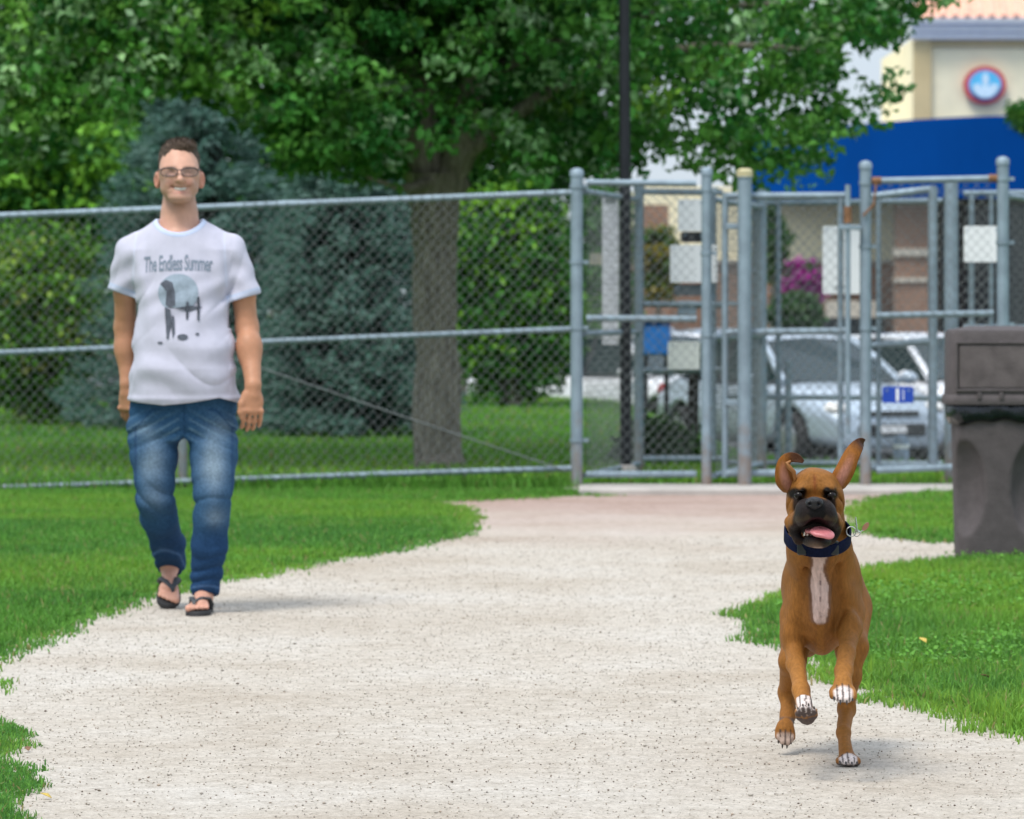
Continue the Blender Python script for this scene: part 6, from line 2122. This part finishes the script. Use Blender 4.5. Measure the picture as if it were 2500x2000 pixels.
    # white toes, dark pads
    for (pc, fw, up, lat, ends), wht in ((pawFL, 1), (pawFR, 1), (pawHR, 1), (pawHL, .5)):
        rel = V - pc
        a, b, h = rel @ lat, rel @ fw, rel @ up
        near = np.linalg.norm(rel, axis=1) < 0.055
        c = mixc(c, (0.74, 0.64, 0.60), wht * near * sstep(0.000, 0.010, b + 0.25 * h) * sstep(0.026, 0.020, np.abs(a)))
        groove = near * ((np.abs(a) < 0.0020) | (np.abs(np.abs(a) - 0.0142) < 0.0016)) * (b > -0.008) * (h > -0.003)
        c = mixc(c, (0.05, 0.035, 0.03), 0.9 * groove)
        gap = (np.abs(b - 0.001) < 0.0020) | ((b > 0.001) & ((np.abs(a) < 0.0016) | (np.abs(np.abs(a) - 0.0125) < 0.0014)))
        c = mixc(c, (0.100, 0.075, 0.068), near * np.where(gap, 0.35, 1.0) * sstep(-0.003, -0.008, h) * sstep(-0.05, -0.035, b))
    M_COAT = mat_attr("short_dog_coat", 0.5, 0.17, 150, 0.6, 420, sheen=0.0, spec=0.10, stretch=(1, 1, 0.35))
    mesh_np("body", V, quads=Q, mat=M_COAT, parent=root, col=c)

    # ears
    def ear(name, cl, hw, dep, mat_, tipdark):
        """cl: centre line (px,py,Y), hw: half widths in metres, dep: cupping"""
        cl = np.array([A(*p) for p in cl]); n = len(cl)
        t = np.linspace(0, 1, n); tt = np.linspace(0, 1, 26)
        P = np.stack([np.interp(tt, t, cl[:, i]) for i in range(3)], 1)
        for _ in range(3):
            P[1:-1] = 0.25 * P[:-2] + 0.5 * P[1:-1] + 0.25 * P[2:]
        W_ = np.interp(tt, np.linspace(0, 1, len(hw)), hw)
        Dp = np.interp(tt, np.linspace(0, 1, len(dep)), dep)
        m = 11
        Vv = []; Cc = []
        for i in range(26):
            tg = P[min(i + 1, 25)] - P[max(i - 1, 0)]
            tg /= np.linalg.norm(tg)
            sd = np.cross(tg, np.array([0, -1.0, 0])); sd /= np.linalg.norm(sd) + 1e-9
            nn = np.cross(sd, tg)
            for j in range(m):
                v = -1 + 2 * j / (m - 1)
                Vv.append(P[i] + sd * W_[i] * v - nn * Dp[i] * (1 - v * v) * np.sign(nn[1] * -1 + 1e-9) * -1)
                u = tt[i]
                pink = max(0, 1 - (v / 0.6) ** 2) * max(0, min(1, (0.55 - u) / 0.25))
                col = np.array([0.24, 0.088, 0.017]) * (1 - 0.85 * pink) + np.array([0.36, 0.165, 0.125]) * 0.85 * pink
                dk = max(0, min(1, (u - tipdark) / 0.18))
                col = col * (1 - dk) + np.array([0.07, 0.028, 0.014]) * dk
                Cc.append(col)
        Vv = np.array(Vv); Cc = np.array(Cc)
        q = np.arange(26 * m).reshape(26, m)
        Qd = np.stack([q[:-1, :-1].ravel(), q[:-1, 1:].ravel(), q[1:, 1:].ravel(), q[1:, :-1].ravel()], 1)
        o = mesh_np(name, Vv, quads=Qd, mat=mat_, parent=root, col=Cc)
        s = o.modifiers.new("thick", 'SOLIDIFY'); s.thickness = 0.004; s.offset = 0
        sb = o.modifiers.new("round", 'SUBSURF'); sb.levels = 1; sb.render_levels = 1
        return o
    ear("ear", [(2044, 1184, 10.645), (2052, 1168, 10.63), (2066, 1143, 10.63), (2078, 1112, 10.635), (2091, 1091, 10.645), (2103, 1080, 10.66), (2111, 1082, 10.68)],
        [0.020, 0.0245, 0.0235, 0.0205, 0.0175, 0.0135, 0.0090], [0.020, 0.018, 0.014, 0.008, 0.003, -0.003, -0.003], M_COAT, 0.58)
    ear("ear", [(1928, 1190, 10.645), (1916, 1173, 10.625), (1911, 1148, 10.615), (1914, 1126, 10.61), (1928, 1115, 10.605), (1946, 1118, 10.60), (1962, 1128, 10.60)],
        [0.020, 0.025, 0.020, 0.0155, 0.013, 0.0115, 0.004], [0.018, 0.018, 0.012, 0.006, 0.002, -0.002, 0.0], M_COAT, 0.55)
    # folded inner rim of the left ear
    mb = MB()
    mb.tube([A(1941, 1172, 10.60), A(1938, 1152, 10.595), A(1926, 1140, 10.592), (A(1921, 1131, 10.592)), A(1930, 1126, 10.595)], [0.003, 0.0055, 0.006, 0.0055, 0.003], 8)
    mb.build("ear_fold", mat("ear_fold_tan", (0.27, 0.105, 0.022), 0.6), root, smooth=True)

    # eyes, nose, tongue, teeth, claws
    M_EYE = mat("dog_eye_dark", (0.008, 0.005, 0.004), 0.22, spec=0.22, var=0.3)
    for ex in (1950, 2029):
        MB().ball(A(ex, 1210, 10.566), 0.0112, 16, 12).build("eye", M_EYE, root, smooth=True)
    fn = Field((0.68, 10.40, 0.65), (0.84, 10.54, 0.76), 0.002)
    fn.ell(A(1988, 1224, 10.475), (0.0195, 0.018, 0.0115), 0.008)
    fn.ell(A(1988, 1236, 10.475), (0.012, 0.014, 0.010), 0.008)
    for s_ in (-1, 1):
        fn.ell(A(1988 + s_ * 12, 1229, 10.472), (0.0095, 0.013, 0.0095), 0.006)
        fn.ell(A(1988 + s_ * 11, 1231, 10.457), (0.0042, 0.010, 0.0048), 0.003, '-')
        fn.cone(A(1988 + s_ * 14, 1231, 10.457), A(1988 + s_ * 20, 1235, 10.462), 0.003, 0.002, 0.002, '-')
    fn.cone(A(1988, 1226, 10.455), A(1988, 1246, 10.460), 0.0012, 0.0012, 0.003, '-')
    Vn, Qn = fn.mesh(1)
    mesh_np("nose", Vn, quads=Qn, mat=mat("wet_black_nose", (0.012, 0.012, 0.015), 0.28, spec=0.35, var=0.2, bump=0.4, bscale=500), parent=root)
    ft = Field((0.68, 10.42, 0.56), (0.86, 10.68, 0.68), 0.0026)
    ft.cone(A(1988, 1302, 10.62), A(1996, 1298, 10.54), 0.025, 0.027, 0.006, flat=((0, 0, 1), 0.30))
    ft.cone(A(1996, 1298, 10.54), A(2006, 1300, 10.495), 0.027, 0.025, 0.006, flat=((0.1, -0.25, 1), 0.28))
    ft.cone(A(2006, 1300, 10.495), A(2022, 1308, 10.482), 0.023, 0.013, 0.008, flat=((0.25, -0.6, 0.8), 0.30))
    ft.cone(A(1993, 1293, 10.56), A(2002, 1291, 10.50), 0.003, 0.002, 0.006, '-')
    Vt, Qt = ft.mesh(1)
    mesh_np("tongue", Vt, quads=Qt, mat=mat("wet_tongue", (0.50, 0.155, 0.165), 0.3, var=0.15, scale=90, bump=0.2, bscale=300), parent=root)
    M_TOOTH = mat("ivory_teeth", (0.75, 0.68, 0.55), 0.35)
    for (tx, ty, hh) in ((1964, 1308, 0.009), (1972, 1308, 0.005), (1980, 1309, 0.004), (2024, 1308, 0.006)):
        p = A(tx, ty, 10.535)
        MB().tube([p, p + np.array([0, 0, hh])], [0.0028, 0.0008], 6).build("tooth", M_TOOTH, root, smooth=True)
    M_CLAW = mat("dark_claws", (0.03, 0.024, 0.022), 0.4)
    for (pc, fw, up, lat, ends) in (pawFL, pawFR, pawHR, pawHL):
        for (p, a, u) in ends:
            MB().tube([p - a * 0.004 + u * 0.003, p + a * 0.004 + u * 0.001, p + a * 0.008 - u * 0.003], [0.0028, 0.0022, 0.0006], 6).build("claw", M_CLAW, root, smooth=True)

    # collar with buckle, ring and tags
    cc = A(1996, 1306, 10.70); tilt = math.radians(24)
    mb = MB(); n = 40; v = []; fc = []
    for i in range(n):
        a = 2 * math.pi * i / n
        ex_, ey_ = 0.080 * math.cos(a), 0.090 * math.sin(a)
        for (dr, dz) in ((0, -0.017), (0.0045, -0.015), (0.0045, 0.015), (0, 0.017)):
            rx = ex_ * (1 + dr / 0.08); ry = ey_ * (1 + dr / 0.09)
            zz = dz
            yy = ry * math.cos(tilt) - zz * math.sin(tilt)
            z2 = ry * math.sin(tilt) + zz * math.cos(tilt)
            v.append((cc[0] + rx, cc[1] + yy, cc[2] + z2))
    for i in range(n):
        j = (i + 1) % n
        for k_ in range(4):
            k2 = (k_ + 1) % 4
            fc.append((i * 4 + k_, j * 4 + k_, j * 4 + k2, i * 4 + k2))
    mb.add(v, fc)
    col = mb.build("collar", mat("navy_webbing", (0.004, 0.008, 0.030), 0.8, spec=0.1, var=0.3, scale=120, bump=0.4, bscale=500), root, smooth=True)
    M_BUC = mat("black_buckle_plastic", (0.015, 0.016, 0.018), 0.35)
    for bx_, by_ in ((2036, 1338), (1958, 1338)):
        p = A(bx_, by_, 10.628)
        MB().box((p[0] - 0.012, p[1] - 0.006, p[2] - 0.018), (p[0] + 0.012, p[1] + 0.004, p[2] + 0.018), bev=0.003).build("buckle", M_BUC, col, smooth=True)
    M_STEEL = mat("tag_steel", (0.62, 0.62, 0.60), 0.25, 0.9)

    def ring(c, r, tr, nrm, name, m):
        nrm = Vector(nrm).normalized(); e1 = nrm.orthogonal().normalized(); e2 = nrm.cross(e1)
        pts = [Vector(c) + e1 * r * math.cos(2 * math.pi * i / 20) + e2 * r * math.sin(2 * math.pi * i / 20) for i in range(21)]
        return MB().tube(pts, tr, 6, caps=False).build(name, m, col, smooth=True)
    rc = A(2078, 1298, 10.66)
    ring(rc, 0.0125, 0.0015, (0.2, -1, 0.2), "ring", M_STEEL)
    ring(A(2092, 1302, 10.655), 0.008, 0.0011, (-0.3, -1, 0.1), "ring", M_STEEL)
    # tags flung out to the side
    p = A(2113, 1286, 10.65)
    d = Vector((0.55, -0.1, 0.8)).normalized(); s_ = Vector((0.75, 0.3, -0.5)).normalized(); nn = d.cross(s_).normalized(); s_ = nn.cross(d)
    mb = MB(); v = []
    for off in (-0.0008, 0.0008):
        for i in range(20):
            a = 2 * math.pi * i / 20
            v.append(Vector(p) + d * 0.0125 * math.cos(a) + s_ * 0.0065 * math.sin(a) + nn * off)
    mb.add(v, [tuple(range(19, -1, -1)), tuple(range(20, 40))] + [(i, (i + 1) % 20, 20 + (i + 1) % 20, 20 + i) for i in range(20)])
    mb.build("name_tag", mat("copper_tag", (0.40, 0.22, 0.15), 0.3, 0.8), col, smooth=True)
    MB().tube([A(2093, 1300, 10.652), A(2091, 1280, 10.652), A(2089, 1262, 10.652)], [0.0012, 0.0022, 0.0010], 6).build("tag_clip", M_STEEL, col, smooth=True)
    MB().tube([A(2092, 1300, 10.652), A(2100, 1299, 10.652), A(2108, 1294, 10.65)], 0.0013, 6).build("tag_clip", M_STEEL, col, smooth=True)


build_dog()
